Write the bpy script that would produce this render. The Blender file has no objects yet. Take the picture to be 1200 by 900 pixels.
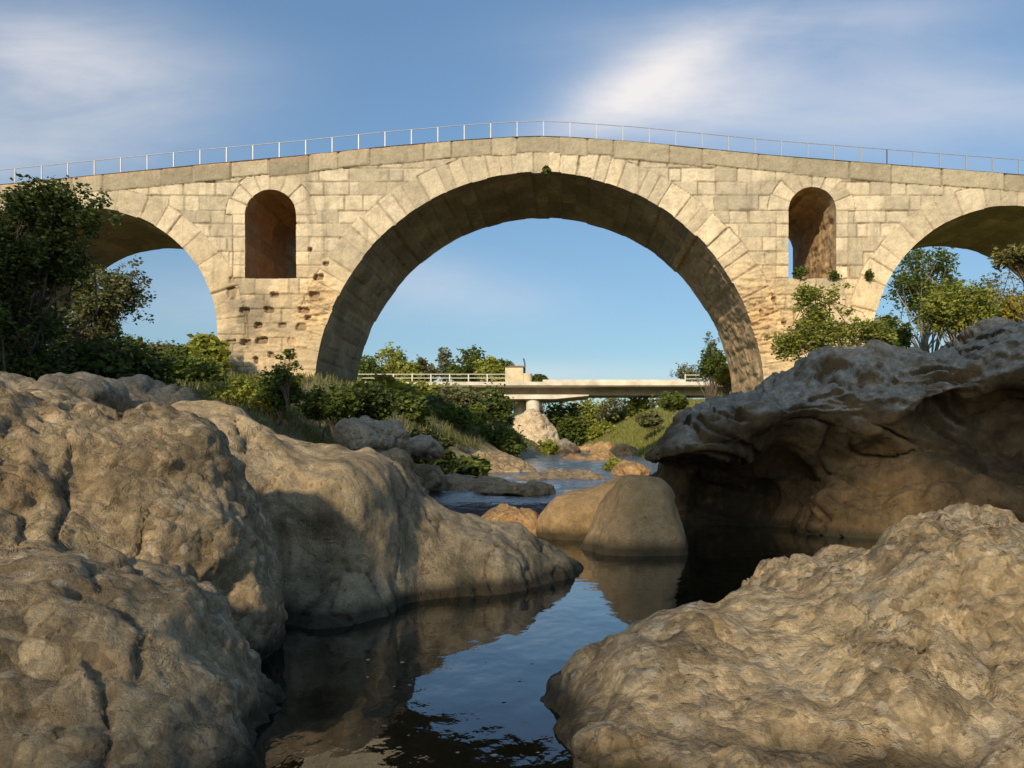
import bpy, math, random
import numpy as np
from mathutils import Vector
R = math.radians
rng = np.random.default_rng(7)
C = bpy.context.scene.collection
S = bpy.context.scene

# ------------------------------------------------------------------ camera, light, exposure
F, CX, HY, CAMZ = 920.0, 665.0, 535.0, 1.3          # focal length and horizon in 1200x900 pixels
SUN_AZ, SUN_EL = R(19), R(25)                        # sun behind the camera, to its left
cam = bpy.data.cameras.new('camera'); co = bpy.data.objects.new('camera', cam); C.objects.link(co)
co.location = (0, 0, CAMZ); co.rotation_euler = (R(90), 0, 0)
cam.sensor_width = 36; cam.lens = 36*F/1200
cam.shift_x = -(CX-600)/1200; cam.shift_y = (HY-450)/1200
cam.clip_start = .05; cam.clip_end = 6000
S.camera = co
sd = bpy.data.lights.new('sun', 'SUN'); sd.energy = 2.95; sd.angle = R(3.0); sd.color = (1, .81, .55)
so = bpy.data.objects.new('sun', sd); C.objects.link(so)
dirv = Vector((math.sin(SUN_AZ)*math.cos(SUN_EL), math.cos(SUN_AZ)*math.cos(SUN_EL), -math.sin(SUN_EL)))
so.rotation_euler = dirv.to_track_quat('-Z', 'Y').to_euler()
so.location = (-20, -20, 40)
S.view_settings.view_transform = 'Standard'; S.view_settings.look = 'None'
S.view_settings.exposure = .53; S.view_settings.gamma = 1

W = bpy.data.worlds.new('World'); S.world = W; W.use_nodes = True
nt = W.node_tree; N = nt.nodes; L = nt.links; N.clear()
def nd(t, **k):
    n = N.new(t)
    for a, b in k.items(): setattr(n, a, b)
    return n
def mth(op, a, b=None, c=None, clamp=False, tree=None):
    t = tree or nt
    n = t.nodes.new('ShaderNodeMath'); n.operation = op; n.use_clamp = clamp
    for i, v in enumerate((a, b, c)):
        if v is None: continue
        if isinstance(v, (int, float)): n.inputs[i].default_value = v
        else: t.links.new(v, n.inputs[i])
    return n.outputs[0]
sky = nd('ShaderNodeTexSky', sky_type='NISHITA'); sky.sun_disc = False
sky.sun_elevation = SUN_EL
sky.sun_rotation = math.pi + SUN_AZ                     # azimuth from +Y, towards the camera's back left
sky.air_density = 1.0; sky.dust_density = 1.2; sky.ozone_density = 2.2
tc = nd('ShaderNodeTexCoord'); sp = nd('ShaderNodeSeparateXYZ'); L.new(tc.outputs['Generated'], sp.inputs[0])
yy = mth('MAXIMUM', sp.outputs[1], .05)
u = mth('DIVIDE', sp.outputs[0], yy); v = mth('DIVIDE', sp.outputs[2], yy)
cmb = nd('ShaderNodeCombineXYZ'); L.new(u, cmb.inputs[0]); L.new(v, cmb.inputs[1])
mp = nd('ShaderNodeMapping'); mp.inputs['Rotation'].default_value = (0, 0, R(-28)); mp.inputs['Scale'].default_value = (1.1, 2.4, 1)
L.new(cmb.outputs[0], mp.inputs[0])
n1 = nd('ShaderNodeTexNoise'); n1.inputs['Scale'].default_value = 2.2; n1.inputs['Detail'].default_value = 7; n1.inputs['Roughness'].default_value = .5
n1.inputs['Distortion'].default_value = .35
L.new(mp.outputs[0], n1.inputs['Vector'])
def blob(px, py, rx, ry, amp, rot=0.0):
    bu, bv = (px-CX)/F, (HY-py)/F
    du = mth('SUBTRACT', u, bu); dv = mth('SUBTRACT', v, bv)
    c, s = math.cos(rot), math.sin(rot)
    a = mth('MULTIPLY', mth('ADD', mth('MULTIPLY', du, c), mth('MULTIPLY', dv, s)), F/rx)
    b = mth('MULTIPLY', mth('SUBTRACT', mth('MULTIPLY', dv, c), mth('MULTIPLY', du, s)), F/ry)
    r2 = mth('ADD', mth('MULTIPLY', a, a), mth('MULTIPLY', b, b))
    return mth('MULTIPLY', mth('EXPONENT', mth('MULTIPLY', r2, -1)), amp)
bl = [blob(60, 85, 190, 80, 1.0, R(-6)), blob(745, 105, 125, 36, .85, R(30)), blob(800, 120, 130, 60, .75, R(10)), blob(1060, 120, 270, 75, .55),
      blob(930, 20, 240, 35, .42, R(5)), blob(280, 350, 240, 40, .30), blob(520, 335, 130, 35, .32, R(-12)), blob(660, 440, 260, 16, .5), blob(20, 190, 160, 45, .5), blob(520, -260, 420, 130, .5)]
tot = bl[0]
for b in bl[1:]: tot = mth('ADD', tot, b)
n3 = nd('ShaderNodeTexNoise'); n3.inputs['Scale'].default_value = 5.; n3.inputs['Detail'].default_value = 9; n3.inputs['Roughness'].default_value = .62; n3.inputs['Distortion'].default_value = .6
mp3 = nd('ShaderNodeMapping'); mp3.inputs['Rotation'].default_value = (0, 0, R(-32)); mp3.inputs['Scale'].default_value = (.55, 2.6, 1)
L.new(cmb.outputs[0], mp3.inputs[0]); L.new(mp3.outputs[0], n3.inputs['Vector'])
nm = mth('ADD', mth('MULTIPLY_ADD', n1.outputs[0], 1.7, -.32), mth('MULTIPLY_ADD', n3.outputs[0], .8, -.38))
fac = mth('MULTIPLY', tot, nm, clamp=True)
fac = mth('MULTIPLY', fac, .95)
mx = nd('ShaderNodeMix', data_type='RGBA'); L.new(fac, mx.inputs[0])
hz = nd('ShaderNodeMapRange'); L.new(sp.outputs[2], hz.inputs[0]); hz.interpolation_type = 'SMOOTHSTEP'
hz.inputs[1].default_value = .0; hz.inputs[2].default_value = .62; hz.inputs[3].default_value = .50; hz.inputs[4].default_value = .76
sk = nd('ShaderNodeMix', data_type='RGBA', blend_type='MULTIPLY'); sk.inputs[0].default_value = 1
L.new(sky.outputs[0], sk.inputs[6]); L.new(hz.outputs[0], sk.inputs[7])
sk2 = nd('ShaderNodeMix', data_type='RGBA', blend_type='MULTIPLY'); sk2.inputs[0].default_value = 1; sk2.inputs[7].default_value = (.85, .96, .97, 1)
L.new(sk.outputs[2], sk2.inputs[6]); L.new(sk2.outputs[2], mx.inputs[6]); mx.inputs[7].default_value = (4.3, 4.1, 4.05, 1)
bg = nd('ShaderNodeBackground'); bg.inputs[1].default_value = .15; L.new(mx.outputs[2], bg.inputs[0])
ow = nd('ShaderNodeOutputWorld'); L.new(bg.outputs[0], ow.inputs[0])

# ------------------------------------------------------------------ helpers
def P(px, py, Y): return np.array([(px-CX)/F*Y, Y, CAMZ+(HY-py)/F*Y])

_perm = np.random.default_rng(3).permutation(256).astype(np.int64); _perm = np.concatenate([_perm]*3)
_g = np.random.default_rng(4).normal(size=(256, 3)); _g /= np.linalg.norm(_g, axis=1)[:, None]
def perlin(p):
    i = np.floor(p).astype(np.int64); f = p-i; i &= 255
    w = f*f*f*(f*(f*6-15)+10); out = np.zeros(len(p))
    for dx in (0, 1):
        for dy in (0, 1):
            for dz in (0, 1):
                h = _perm[_perm[_perm[(i[:, 0]+dx) & 255]+((i[:, 1]+dy) & 255)]+((i[:, 2]+dz) & 255)]
                d = ((f-np.array([dx, dy, dz]))*_g[h]).sum(1)
                ww = (w[:, 0] if dx else 1-w[:, 0])*(w[:, 1] if dy else 1-w[:, 1])*(w[:, 2] if dz else 1-w[:, 2])
                out += d*ww
    return out*1.5
def fbm(p, oct=4, gain=.5):
    a, s, o = 1., 1., np.zeros(len(p))
    for k in range(oct):
        o += a*perlin(p*s+17.3*k); a *= gain; s *= 2.03
    return o
_j = np.random.default_rng(5).random((256, 4))
def worley(p):
    """F1, F2 and a random value of the nearest cell"""
    i = np.floor(p).astype(np.int64); f = p-i
    f1 = np.full(len(p), 9.); f2 = np.full(len(p), 9.); idv = np.zeros(len(p))
    for dx in (-1, 0, 1):
        for dy in (-1, 0, 1):
            for dz in (-1, 0, 1):
                h = _perm[_perm[_perm[(i[:, 0]+dx) & 255]+((i[:, 1]+dy) & 255)]+((i[:, 2]+dz) & 255)]
                d = np.sqrt(((np.array([dx, dy, dz])+_j[h, :3]-f)**2).sum(1))
                m = d < f1
                f2 = np.where(m, f1, np.minimum(f2, d)); idv = np.where(m, _j[h, 3], idv); f1 = np.where(m, d, f1)
    return f1, f2, idv
def sstep(a, b, x):
    t = np.clip((x-a)/(b-a), 0, 1); return t*t*(3-2*t)

def mesh_np(name, V, Fq, mat, smooth=True, cols=None):
    """mesh from arrays: V (n,3), Fq (m,3 or 4)"""
    me = bpy.data.meshes.new(name); k = Fq.shape[1]
    me.vertices.add(len(V)); me.vertices.foreach_set('co', np.ascontiguousarray(V, dtype=np.float32).ravel())
    me.loops.add(len(Fq)*k); me.loops.foreach_set('vertex_index', Fq.astype(np.int32).ravel())
    me.polygons.add(len(Fq)); me.polygons.foreach_set('loop_start', np.arange(0, len(Fq)*k, k, dtype=np.int32))
    me.polygons.foreach_set('loop_total', np.full(len(Fq), k, dtype=np.int32))
    me.update(calc_edges=True)
    me.polygons.foreach_set('use_smooth', np.full(len(Fq), smooth))
    if cols is not None:
        a = me.color_attributes.new('tone', 'FLOAT_COLOR', 'POINT')
        a.data.foreach_set('color', np.concatenate([cols, np.ones((len(cols), 1))], 1).astype(np.float32).ravel())
    me.materials.append(mat); me.validate()
    return me
def link(name, me, parent=None, **props):
    o = bpy.data.objects.new(name, me); C.objects.link(o)
    if parent: o.parent = parent
    for k, v in props.items(): o[k] = v
    return o
def empty(name, loc, label, cat, group=None):
    o = bpy.data.objects.new(name, None); C.objects.link(o); o.location = loc
    o['label'] = label; o['category'] = cat
    if group: o['group'] = group
    bpy.context.view_layer.update()
    return o
def part(name, V, Fq, mat, parent, smooth=True, cols=None, label=None):
    V = np.asarray(V, float)-np.array(parent_world(parent))
    o = link(name, mesh_np(name, V, Fq, mat, smooth, cols), parent)
    if label: o['label'] = label
    return o
def parent_world(p):
    v = Vector((0, 0, 0))
    while p: v += p.location; p = p.parent
    return v

class MB:
    def __init__(s): s.V = []; s.F = []; s.n = 0
    def add(s, V, Fq):
        s.V.append(np.asarray(V, float)); s.F.append(np.asarray(Fq)+s.n); s.n += len(V)
    def box(s, a, b):
        x0, y0, z0 = a; x1, y1, z1 = b
        s.add([(x0,y0,z0),(x1,y0,z0),(x1,y1,z0),(x0,y1,z0),(x0,y0,z1),(x1,y0,z1),(x1,y1,z1),(x0,y1,z1)],
              [(0,3,2,1),(4,5,6,7),(0,1,5,4),(1,2,6,5),(2,3,7,6),(3,0,4,7)])
    def tube(s, pts, rad, n=7):
        pts = np.asarray(pts, float); k = len(pts); rad = np.broadcast_to(rad, k)
        t = np.gradient(pts, axis=0); t /= np.linalg.norm(t, axis=1)[:, None]+1e-9
        up = np.where(np.abs(t[:, 2:3]) > .9, np.array([[1., 0, 0]]), np.array([[0, 0, 1.]]))
        a = np.cross(t, up); a /= np.linalg.norm(a, axis=1)[:, None]; b = np.cross(t, a)
        th = np.linspace(0, 2*np.pi, n, endpoint=False)
        V = pts[:, None]+rad[:, None, None]*(np.cos(th)[None, :, None]*a[:, None]+np.sin(th)[None, :, None]*b[:, None])
        i, j = np.meshgrid(np.arange(k-1), np.arange(n), indexing='ij'); j2 = (j+1) % n
        s.add(V.reshape(-1, 3), np.stack([i*n+j, i*n+j2, (i+1)*n+j2, (i+1)*n+j], -1).reshape(-1, 4))
    def get(s): return np.concatenate(s.V), np.concatenate(s.F)

# ------------------------------------------------------------------ materials
def mat(name):
    m = bpy.data.materials.new(name); m.use_nodes = True
    t = m.node_tree; b = t.nodes['Principled BSDF']
    return m, t, b
def noise(t, scale, detail=4, rough=.55, vec=None, dist=0):
    n = t.nodes.new('ShaderNodeTexNoise'); n.inputs['Scale'].default_value = scale
    n.inputs['Detail'].default_value = detail; n.inputs['Roughness'].default_value = rough; n.inputs['Distortion'].default_value = dist
    if vec is None:
        g = t.nodes.new('ShaderNodeNewGeometry'); vec = g.outputs['Position']
    t.links.new(vec, n.inputs['Vector']); return n.outputs[0]
def ramp(t, f, stops):
    r = t.nodes.new('ShaderNodeValToRGB'); e = r.color_ramp.elements
    while len(e) < len(stops): e.new(.5)
    for k, (p, c) in enumerate(stops):
        e[k].position = p; e[k].color = (c, c, c, 1) if isinstance(c, (int, float)) else (*c, 1)
    t.links.new(f, r.inputs[0]); return r.outputs[0]
def mixc(t, f, a, b, mode='MIX'):
    n = t.nodes.new('ShaderNodeMix'); n.data_type = 'RGBA'; n.blend_type = mode
    for i, v in ((0, f), (6, a), (7, b)):
        if isinstance(v, (int, float)): n.inputs[i].default_value = v
        elif isinstance(v, tuple): n.inputs[i].default_value = (*v, 1)
        else: t.links.new(v, n.inputs[i])
    return n.outputs[2]
def bump(t, b, h, strength, dist, prev=None):
    n = t.nodes.new('ShaderNodeBump'); n.inputs['Strength'].default_value = strength; n.inputs['Distance'].default_value = dist
    t.links.new(h, n.inputs['Height'])
    if prev is not None: t.links.new(prev, n.inputs['Normal'])
    t.links.new(n.outputs[0], b.inputs['Normal']); return n.outputs[0]
def scaled(t, s):
    g = t.nodes.new('ShaderNodeNewGeometry'); m = t.nodes.new('ShaderNodeMapping'); m.inputs['Scale'].default_value = s
    t.links.new(g.outputs['Position'], m.inputs[0]); return m.outputs[0]

def warped(t, amt, scale):
    g2 = t.nodes.new('ShaderNodeNewGeometry'); nn = t.nodes.new('ShaderNodeTexNoise'); nn.inputs['Scale'].default_value = scale; nn.inputs['Detail'].default_value = 4
    t.links.new(g2.outputs['Position'], nn.inputs['Vector'])
    v = t.nodes.new('ShaderNodeVectorMath'); v.operation = 'MULTIPLY_ADD'; t.links.new(nn.outputs[1], v.inputs[0]); v.inputs[1].default_value = (amt,)*3
    t.links.new(g2.outputs['Position'], v.inputs[2]); return v.outputs[0]
def voro(t, vec, scale, feature='F1'):
    v = t.nodes.new('ShaderNodeTexVoronoi'); v.feature = feature; v.inputs['Scale'].default_value = scale
    t.links.new(vec, v.inputs['Vector']); return v
def rock_mat(name, light, mid, dark, stain=(.10, .085, .05), scale=1.0, wet=True, lichen=None, strata=False, stain_amt=.5, watermark=.1, clast=.5, relief=1.0, pale=None, streak=0):
    wm = lambda c: (min(.8, c[0]*1.05), c[1]*.99, c[2]*.90)
    light, mid, dark, stain = wm(light), wm(mid), wm(dark), wm(stain)
    m, t, b = mat(name)
    big = noise(t, .9*scale, 5, .6, dist=.6)
    col = ramp(t, big, [(.30, dark), (.48, mid), (.68, light)])
    fine = noise(t, 9*scale, 6, .7)
    col = mixc(t, .85, col, ramp(t, fine, [(.28, .55), (.5, .92), (.72, 1.28)]), 'MULTIPLY')
    grit = noise(t, 60, 4, .7)
    col = mixc(t, .7, col, ramp(t, grit, [(.3, .65), (.7, 1.3)]), 'MULTIPLY')
    st = noise(t, 1.9*scale, 4, .65, dist=1.0)
    col = mixc(t, mth('MULTIPLY', ramp(t, st, [(.52, 0.), (.66, 1.)]), stain_amt, tree=t), col, stain)
    pk = noise(t, 3.7*scale, 3, .6)
    pale = pale or (light[0]*1.08, light[1]*.98, light[2]*.92)
    col = mixc(t, mth('MULTIPLY', ramp(t, pk, [(.55, 0.), (.72, 1.)]), .55, tree=t), col, pale)
    # cemented stones and shells of the conglomerate
    wv = warped(t, .09, 5.)
    mask = ramp(t, noise(t, 1.4, 3, .6), [(.40, 0.), (.56, 1.)])
    v1 = voro(t, wv, 7.5); v2 = voro(t, wv, 19.); e1 = voro(t, wv, 7.5, 'DISTANCE_TO_EDGE')
    def cellval(v):
        q = t.nodes.new('ShaderNodeSeparateColor'); t.links.new(v.outputs['Color'], q.inputs[0]); return q.outputs[0]
    c1 = ramp(t, cellval(v1), [(0, .62), (1, 1.32)]); c2 = ramp(t, cellval(v2), [(0, .72), (1, 1.25)])
    col = mixc(t, mth('MULTIPLY', mask, clast, tree=t), col, mixc(t, 1., col, c1, 'MULTIPLY'))
    col = mixc(t, clast, col, mixc(t, 1., col, c2, 'MULTIPLY'))
    col = mixc(t, mth('MULTIPLY', mth('MULTIPLY', mask, clast*.8, tree=t), ramp(t, e1.outputs[0], [(0., .55), (.10, 0.)]), tree=t), col, (dark[0]*.6, dark[1]*.58, dark[2]*.5))
    if clast > .8:     # broken shells and chips, paler than the matrix
        v3 = voro(t, warped(t, .05, 9.), 12.); f3 = mth('MULTIPLY', ramp(t, cellval(v3), [(.70, 0.), (.74, 1.)]), ramp(t, v3.outputs['Distance'], [(.30, 1.), (.42, 0.)]), tree=t)
        f3 = mth('MULTIPLY', f3, ramp(t, noise(t, 1.9, 3, .6), [(.42, 0.), (.52, .7)]), tree=t)
        col = mixc(t, f3, col, (.70, .61, .46))
    if streak: col = mixc(t, streak, col, ramp(t, noise(t, 1.0, 6, .65, vec=scaled(t, (4.2, 4.2, .8))), [(.35, .42), (.5, .88), (.62, 1.12)]), 'MULTIPLY')
    # thin dark veins and pits
    vn = noise(t, 2.6*scale, 5, .6, dist=.9)
    vein = mth('MULTIPLY', ramp(t, vn, [(.485, 0.), (.5, 1.), (.515, 0.)]), ramp(t, noise(t, 1.1, 3, .6), [(.5, 0.), (.6, 1.)]), tree=t)
    col = mixc(t, mth('MULTIPLY', vein, .35, tree=t), col, (dark[0]*.4, dark[1]*.4, dark[2]*.35))
    pits = ramp(t, noise(t, 17, 3, .6), [(.30, 1.), (.37, 0.)])
    col = mixc(t, mth('MULTIPLY', pits, .6, tree=t), col, (dark[0]*.5, dark[1]*.5, dark[2]*.45))
    if wet:   # the dark film every pool leaves just above its water line
        g = t.nodes.new('ShaderNodeNewGeometry'); s = t.nodes.new('ShaderNodeSeparateXYZ'); t.links.new(g.outputs['Position'], s.inputs[0])
        zz = mth('ADD', s.outputs[2], mth('MULTIPLY', noise(t, 1.3, 3), -.14, tree=t), tree=t)
        w = mth('MULTIPLY', ramp(t, zz, [(0.0, 1.), (watermark, .0)]), .85, tree=t)
        col = mixc(t, w, col, (.028, .026, .014))
    t.links.new(col, b.inputs['Base Color']); b.inputs['Roughness'].default_value = .93
    b.inputs['Specular IOR Level'].default_value = .25
    h = mth('MULTIPLY', noise(t, 6*scale, 9, .74, dist=.2), .085, tree=t)
    lump1 = mth('MULTIPLY', mth('MULTIPLY', v1.outputs['Distance'], mask, tree=t), -.075*clast, tree=t)
    lump2 = mth('MULTIPLY', v2.outputs['Distance'], -.022*clast, tree=t)
    h = mth('ADD', mth('ADD', h, lump1, tree=t), lump2, tree=t)
    if clast > .8: h = mth('ADD', h, mth('MULTIPLY', f3, .012, tree=t), tree=t)
    h = mth('ADD', h, mth('MULTIPLY', vein, -.018, tree=t), tree=t)
    h = mth('ADD', h, mth('MULTIPLY', pits, -.010, tree=t), tree=t)
    h = mth('ADD', h, mth('MULTIPLY', noise(t, 32, 6, .75), .016, tree=t), tree=t)
    bump(t, b, h, min(1., relief), 1.0)
    return m

M = {}
M['rock_left'] = rock_mat('tan_rock', (.63, .525, .36), (.52, .425, .285), (.37, .295, .19), clast=1.0, streak=.3, stain=(.27, .185, .08), stain_amt=.45)
M['rock_wall'] = rock_mat('smooth_rock', (.64, .53, .36), (.54, .44, .29), (.38, .31, .20), stain=(.17, .16, .10), scale=.7, clast=.3, relief=.9, streak=.75, stain_amt=.7)
M['rock_right'] = rock_mat('shelly_rock', (.66, .55, .37), (.56, .455, .30), (.41, .32, .195), clast=1.0, pale=(.52, .49, .41), stain=(.30, .20, .08), stain_amt=.4)
M['rock_dark'] = rock_mat('dark_weathered_rock', (.18, .13, .07), (.08, .058, .032), (.032, .024, .014), clast=.15, scale=.55, streak=.3, relief=.55, stain=(.17, .115, .055), stain_amt=.4)
M['rock_pool'] = rock_mat('ochre_rock', (.46, .35, .21), (.38, .275, .15), (.27, .19, .10), stain=(.38, .25, .10), stain_amt=.4, scale=.8, watermark=.16, clast=.12, relief=.6)
M['rock_far'] = rock_mat('pale_rock', (.50, .40, .27), (.40, .32, .21), (.26, .21, .14), wet=False)
M['rock_pale'] = rock_mat('pale_mound_rock', (.74, .65, .50), (.66, .56, .41), (.46, .38, .27), wet=False, scale=.5)
M['rock_grey'] = rock_mat('grey_rock', (.50, .44, .35), (.40, .35, .27), (.26, .23, .18), wet=False)
M['rock_orange'] = rock_mat('orange_rock', (.56, .40, .22), (.48, .32, .16), (.32, .21, .11), wet=False)

# dark rock: grey lichen crust on faces that look up
def crust(m):
    t = m.node_tree; b = t.nodes['Principled BSDF']
    src = b.inputs['Base Color'].links[0].from_socket
    g = t.nodes.new('ShaderNodeNewGeometry'); s = t.nodes.new('ShaderNodeSeparateXYZ'); t.links.new(g.outputs['Normal'], s.inputs[0])
    f = mth('ADD', s.outputs[2], mth('MULTIPLY_ADD', noise(t, 2.5, 4, .7), 1.2, -.6, tree=t), tree=t)
    gp = t.nodes.new('ShaderNodeSeparateXYZ'); t.links.new(g.outputs['Position'], gp.inputs[0])
    hf = ramp(t, mth('MULTIPLY_ADD', noise(t, .8, 3, .6), 1.6, mth('MULTIPLY_ADD', gp.outputs[2], .5, -1.2, tree=t), tree=t), [(.35, 0.), (.75, 1.)])
    pit = ramp(t, noise(t, 6, 6, .8), [(.34, (.13, .115, .09)), (.5, (.25, .22, .175)), (.68, (.42, .38, .31))])
    t.links.new(mixc(t, mth('MULTIPLY', hf, ramp(t, f, [(.22, 0.), (.65, 1.)]), tree=t), src, pit), b.inputs['Base Color'])
crust(M['rock_dark'])

def masonry():
    m, t, b = mat('limestone_masonry')
    a = t.nodes.new('ShaderNodeAttribute'); a.attribute_name = 'tone'
    col = a.outputs['Color']
    col = mixc(t, .8, col, ramp(t, noise(t, 3.2, 6, .65), [(.3, .72), (.5, .97), (.7, 1.13)]), 'MULTIPLY')
    col = mixc(t, .7, col, ramp(t, noise(t, 14, 5, .75), [(.3, .72), (.7, 1.22)]), 'MULTIPLY')
    pat = noise(t, .8, 8, .75, vec=scaled(t, (1, 1, 1.6)), dist=.8)
    col = mixc(t, mth('MULTIPLY', ramp(t, pat, [(.47, 0.), (.62, 1.)]), .34, tree=t), col, (.25, .225, .175))
    ro_ = noise(t, 1.0, 6, .7, vec=scaled(t, (2.6, 1, .35)))
    col = mixc(t, mth('MULTIPLY', ramp(t, ro_, [(.54, 0.), (.70, 1.)]), .5, tree=t), col, (.20, .175, .13))
    sp_ = noise(t, 7, 5, .8)
    col = mixc(t, mth('MULTIPLY', ramp(t, sp_, [(.60, 0.), (.68, 1.)]), .5, tree=t), col, (.17, .14, .10))
    wh = noise(t, 5, 4, .8, vec=scaled(t, (1.3, 1, 1)))
    col = mixc(t, mth('MULTIPLY', ramp(t, wh, [(.63, 0.), (.70, 1.)]), .35, tree=t), col, (.72, .68, .58))
    t.links.new(col, b.inputs['Base Color']); b.inputs['Roughness'].default_value = .95; b.inputs['Specular IOR Level'].default_value = .15
    n = bump(t, b, noise(t, 7, 7, .75), .6, .05)
    bump(t, b, noise(t, 30, 4, .7), .4, .02, n)
    return m
M['masonry'] = masonry()

def simple(name, col, rough=.8, nscale=6, amt=.25, metal=0, bmp=0):
    m, t, b = mat(name)
    c = mixc(t, 1.0, (col[0], col[1], col[2]), ramp(t, noise(t, nscale, 5, .6), [(.3, 1-amt), (.7, 1+amt)]), 'MULTIPLY')
    t.links.new(c, b.inputs['Base Color']); b.inputs['Roughness'].default_value = rough; b.inputs['Metallic'].default_value = metal
    if bmp: bump(t, b, noise(t, nscale*3, 5, .7), .5, bmp)
    return m
M['rail'] = simple('galvanised_steel', (.36, .36, .36), .5, 9, .12, .3)
M['rail_dark'] = simple('dark_steel', (.08, .08, .09), .5, 9, .12, .3)
M['concrete'] = simple('concrete', (.60, .54, .44), .85, .7, .30, bmp=.01)
M['concrete_shade'] = simple('shaded_concrete', (.36, .31, .235), .9, .9, .3, bmp=.02)  # darker concrete: shade under the deck overhang put into the girder colour
M['road_rail'] = simple('painted_rail', (.55, .54, .46), .6, 3, .1)
M['roof'] = simple('clay_roof', (.38, .24, .15), .9, 3, .3, bmp=.03)
M['plaster'] = simple('old_plaster', (.60, .50, .33), .95, 1.2, .2, bmp=.03)
M['bark'] = simple('bark', (.13, .10, .07), .95, 8, .4, bmp=.03)
M['palebark'] = simple('pale_bark', (.30, .27, .22), .95, 8, .4, bmp=.03)
M['wood'] = simple('grey_timber', (.26, .2, .14), .95, 8, .4, bmp=.03)

def leaf_mat(name, trans=.35):
    m, t, b = mat(name)
    a = t.nodes.new('ShaderNodeAttribute'); a.attribute_name = 'tone'
    t.links.new(a.outputs['Color'], b.inputs['Base Color']); b.inputs['Roughness'].default_value = .55
    b.inputs['Specular IOR Level'].default_value = .3
    tr = t.nodes.new('ShaderNodeBsdfTranslucent'); br = mixc(t, 1., a.outputs['Color'], (1.3, 1.35, .6), 'MULTIPLY'); t.links.new(br, tr.inputs[0])
    ms = t.nodes.new('ShaderNodeMixShader'); ms.inputs[0].default_value = trans
    t.links.new(b.outputs[0], ms.inputs[1]); t.links.new(tr.outputs[0], ms.inputs[2])
    t.links.new(ms.outputs[0], t.nodes['Material Output'].inputs[0]); return m
M['leaf'] = leaf_mat('leaves')

def ground_mat():
    m, t, b = mat('bank_ground')
    g = noise(t, .35, 6, .65, dist=.5)
    soil = ramp(t, noise(t, 2.5, 8, .75), [(.3, (.15, .12, .08)), (.5, (.33, .27, .18)), (.7, (.50, .42, .30))])
    grass = ramp(t, noise(t, 1.7, 6, .75), [(.3, (.07, .085, .02)), (.5, (.15, .16, .04)), (.7, (.26, .235, .08))])
    gm = t.nodes.new('ShaderNodeAttribute'); gm.attribute_name = 'tone'
    s = t.nodes.new('ShaderNodeSeparateColor'); t.links.new(gm.outputs['Color'], s.inputs[0])
    f = mth('ADD', s.outputs[0], mth('MULTIPLY_ADD', g, 1.4, -.7, tree=t), tree=t)
    t.links.new(mixc(t, ramp(t, f, [(.4, 0.), (.6, 1.)]), soil, grass), b.inputs['Base Color'])
    b.inputs['Roughness'].default_value = 1; b.inputs['Specular IOR Level'].default_value = .1
    bump(t, b, noise(t, 6, 8, .75), .8, .12)
    return m
M['ground'] = ground_mat()

def water_mat():
    m, t, b = mat('river_water')
    t.nodes.remove(b)
    out = t.nodes['Material Output']
    n1 = noise(t, 1.5, 3, .5, vec=scaled(t, (1, .62, 1)))
    n2 = noise(t, 9, 3, .55, vec=scaled(t, (1, .55, 1)))
    h = mth('ADD', mth('MULTIPLY', n1, 1.0, tree=t), mth('MULTIPLY', n2, .12, tree=t), tree=t)
    # the riffles upstream are much livelier than the pool
    g = t.nodes.new('ShaderNodeNewGeometry'); s = t.nodes.new('ShaderNodeSeparateXYZ'); t.links.new(g.outputs['Position'], s.inputs[0])
    up = ramp(t, mth('MULTIPLY', s.outputs[2], 2.0, tree=t), [(.1, 0.), (.7, 1.)])
    h2 = noise(t, 5, 4, .7, vec=scaled(t, (.7, 1, 1)))
    hh = mth('ADD', h, mth('MULTIPLY', mth('MULTIPLY', h2, 3., tree=t), up, tree=t), tree=t)
    bp = t.nodes.new('ShaderNodeBump'); bp.inputs['Strength'].default_value = .55; bp.inputs['Distance'].default_value = .028
    t.links.new(hh, bp.inputs['Height'])
    gl = t.nodes.new('ShaderNodeBsdfGlossy'); gl.inputs['Roughness'].default_value = .03; gl.inputs[0].default_value = (.92, .95, 1, 1); t.links.new(bp.outputs[0], gl.inputs['Normal'])
    tr = t.nodes.new('ShaderNodeBsdfTransparent'); tr.inputs[0].default_value = (.42, .38, .24, 1)
    df = t.nodes.new('ShaderNodeBsdfDiffuse'); df.inputs[0].default_value = (.012, .014, .009, 1)
    fr = t.nodes.new('ShaderNodeFresnel'); fr.inputs[0].default_value = 1.36; t.links.new(bp.outputs[0], fr.inputs['Normal'])
    m1 = t.nodes.new('ShaderNodeMixShader'); m1.inputs[0].default_value = .5
    t.links.new(df.outputs[0], m1.inputs[1]); t.links.new(tr.outputs[0], m1.inputs[2])
    m2 = t.nodes.new('ShaderNodeMixShader'); t.links.new(mth('MULTIPLY', fr.outputs[0], 1.25, clamp=True, tree=t), m2.inputs[0])
    t.links.new(m1.outputs[0], m2.inputs[1]); t.links.new(gl.outputs[0], m2.inputs[2])
    t.links.new(m2.outputs[0], out.inputs[0]); return m
M['water'] = water_mat()

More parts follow.
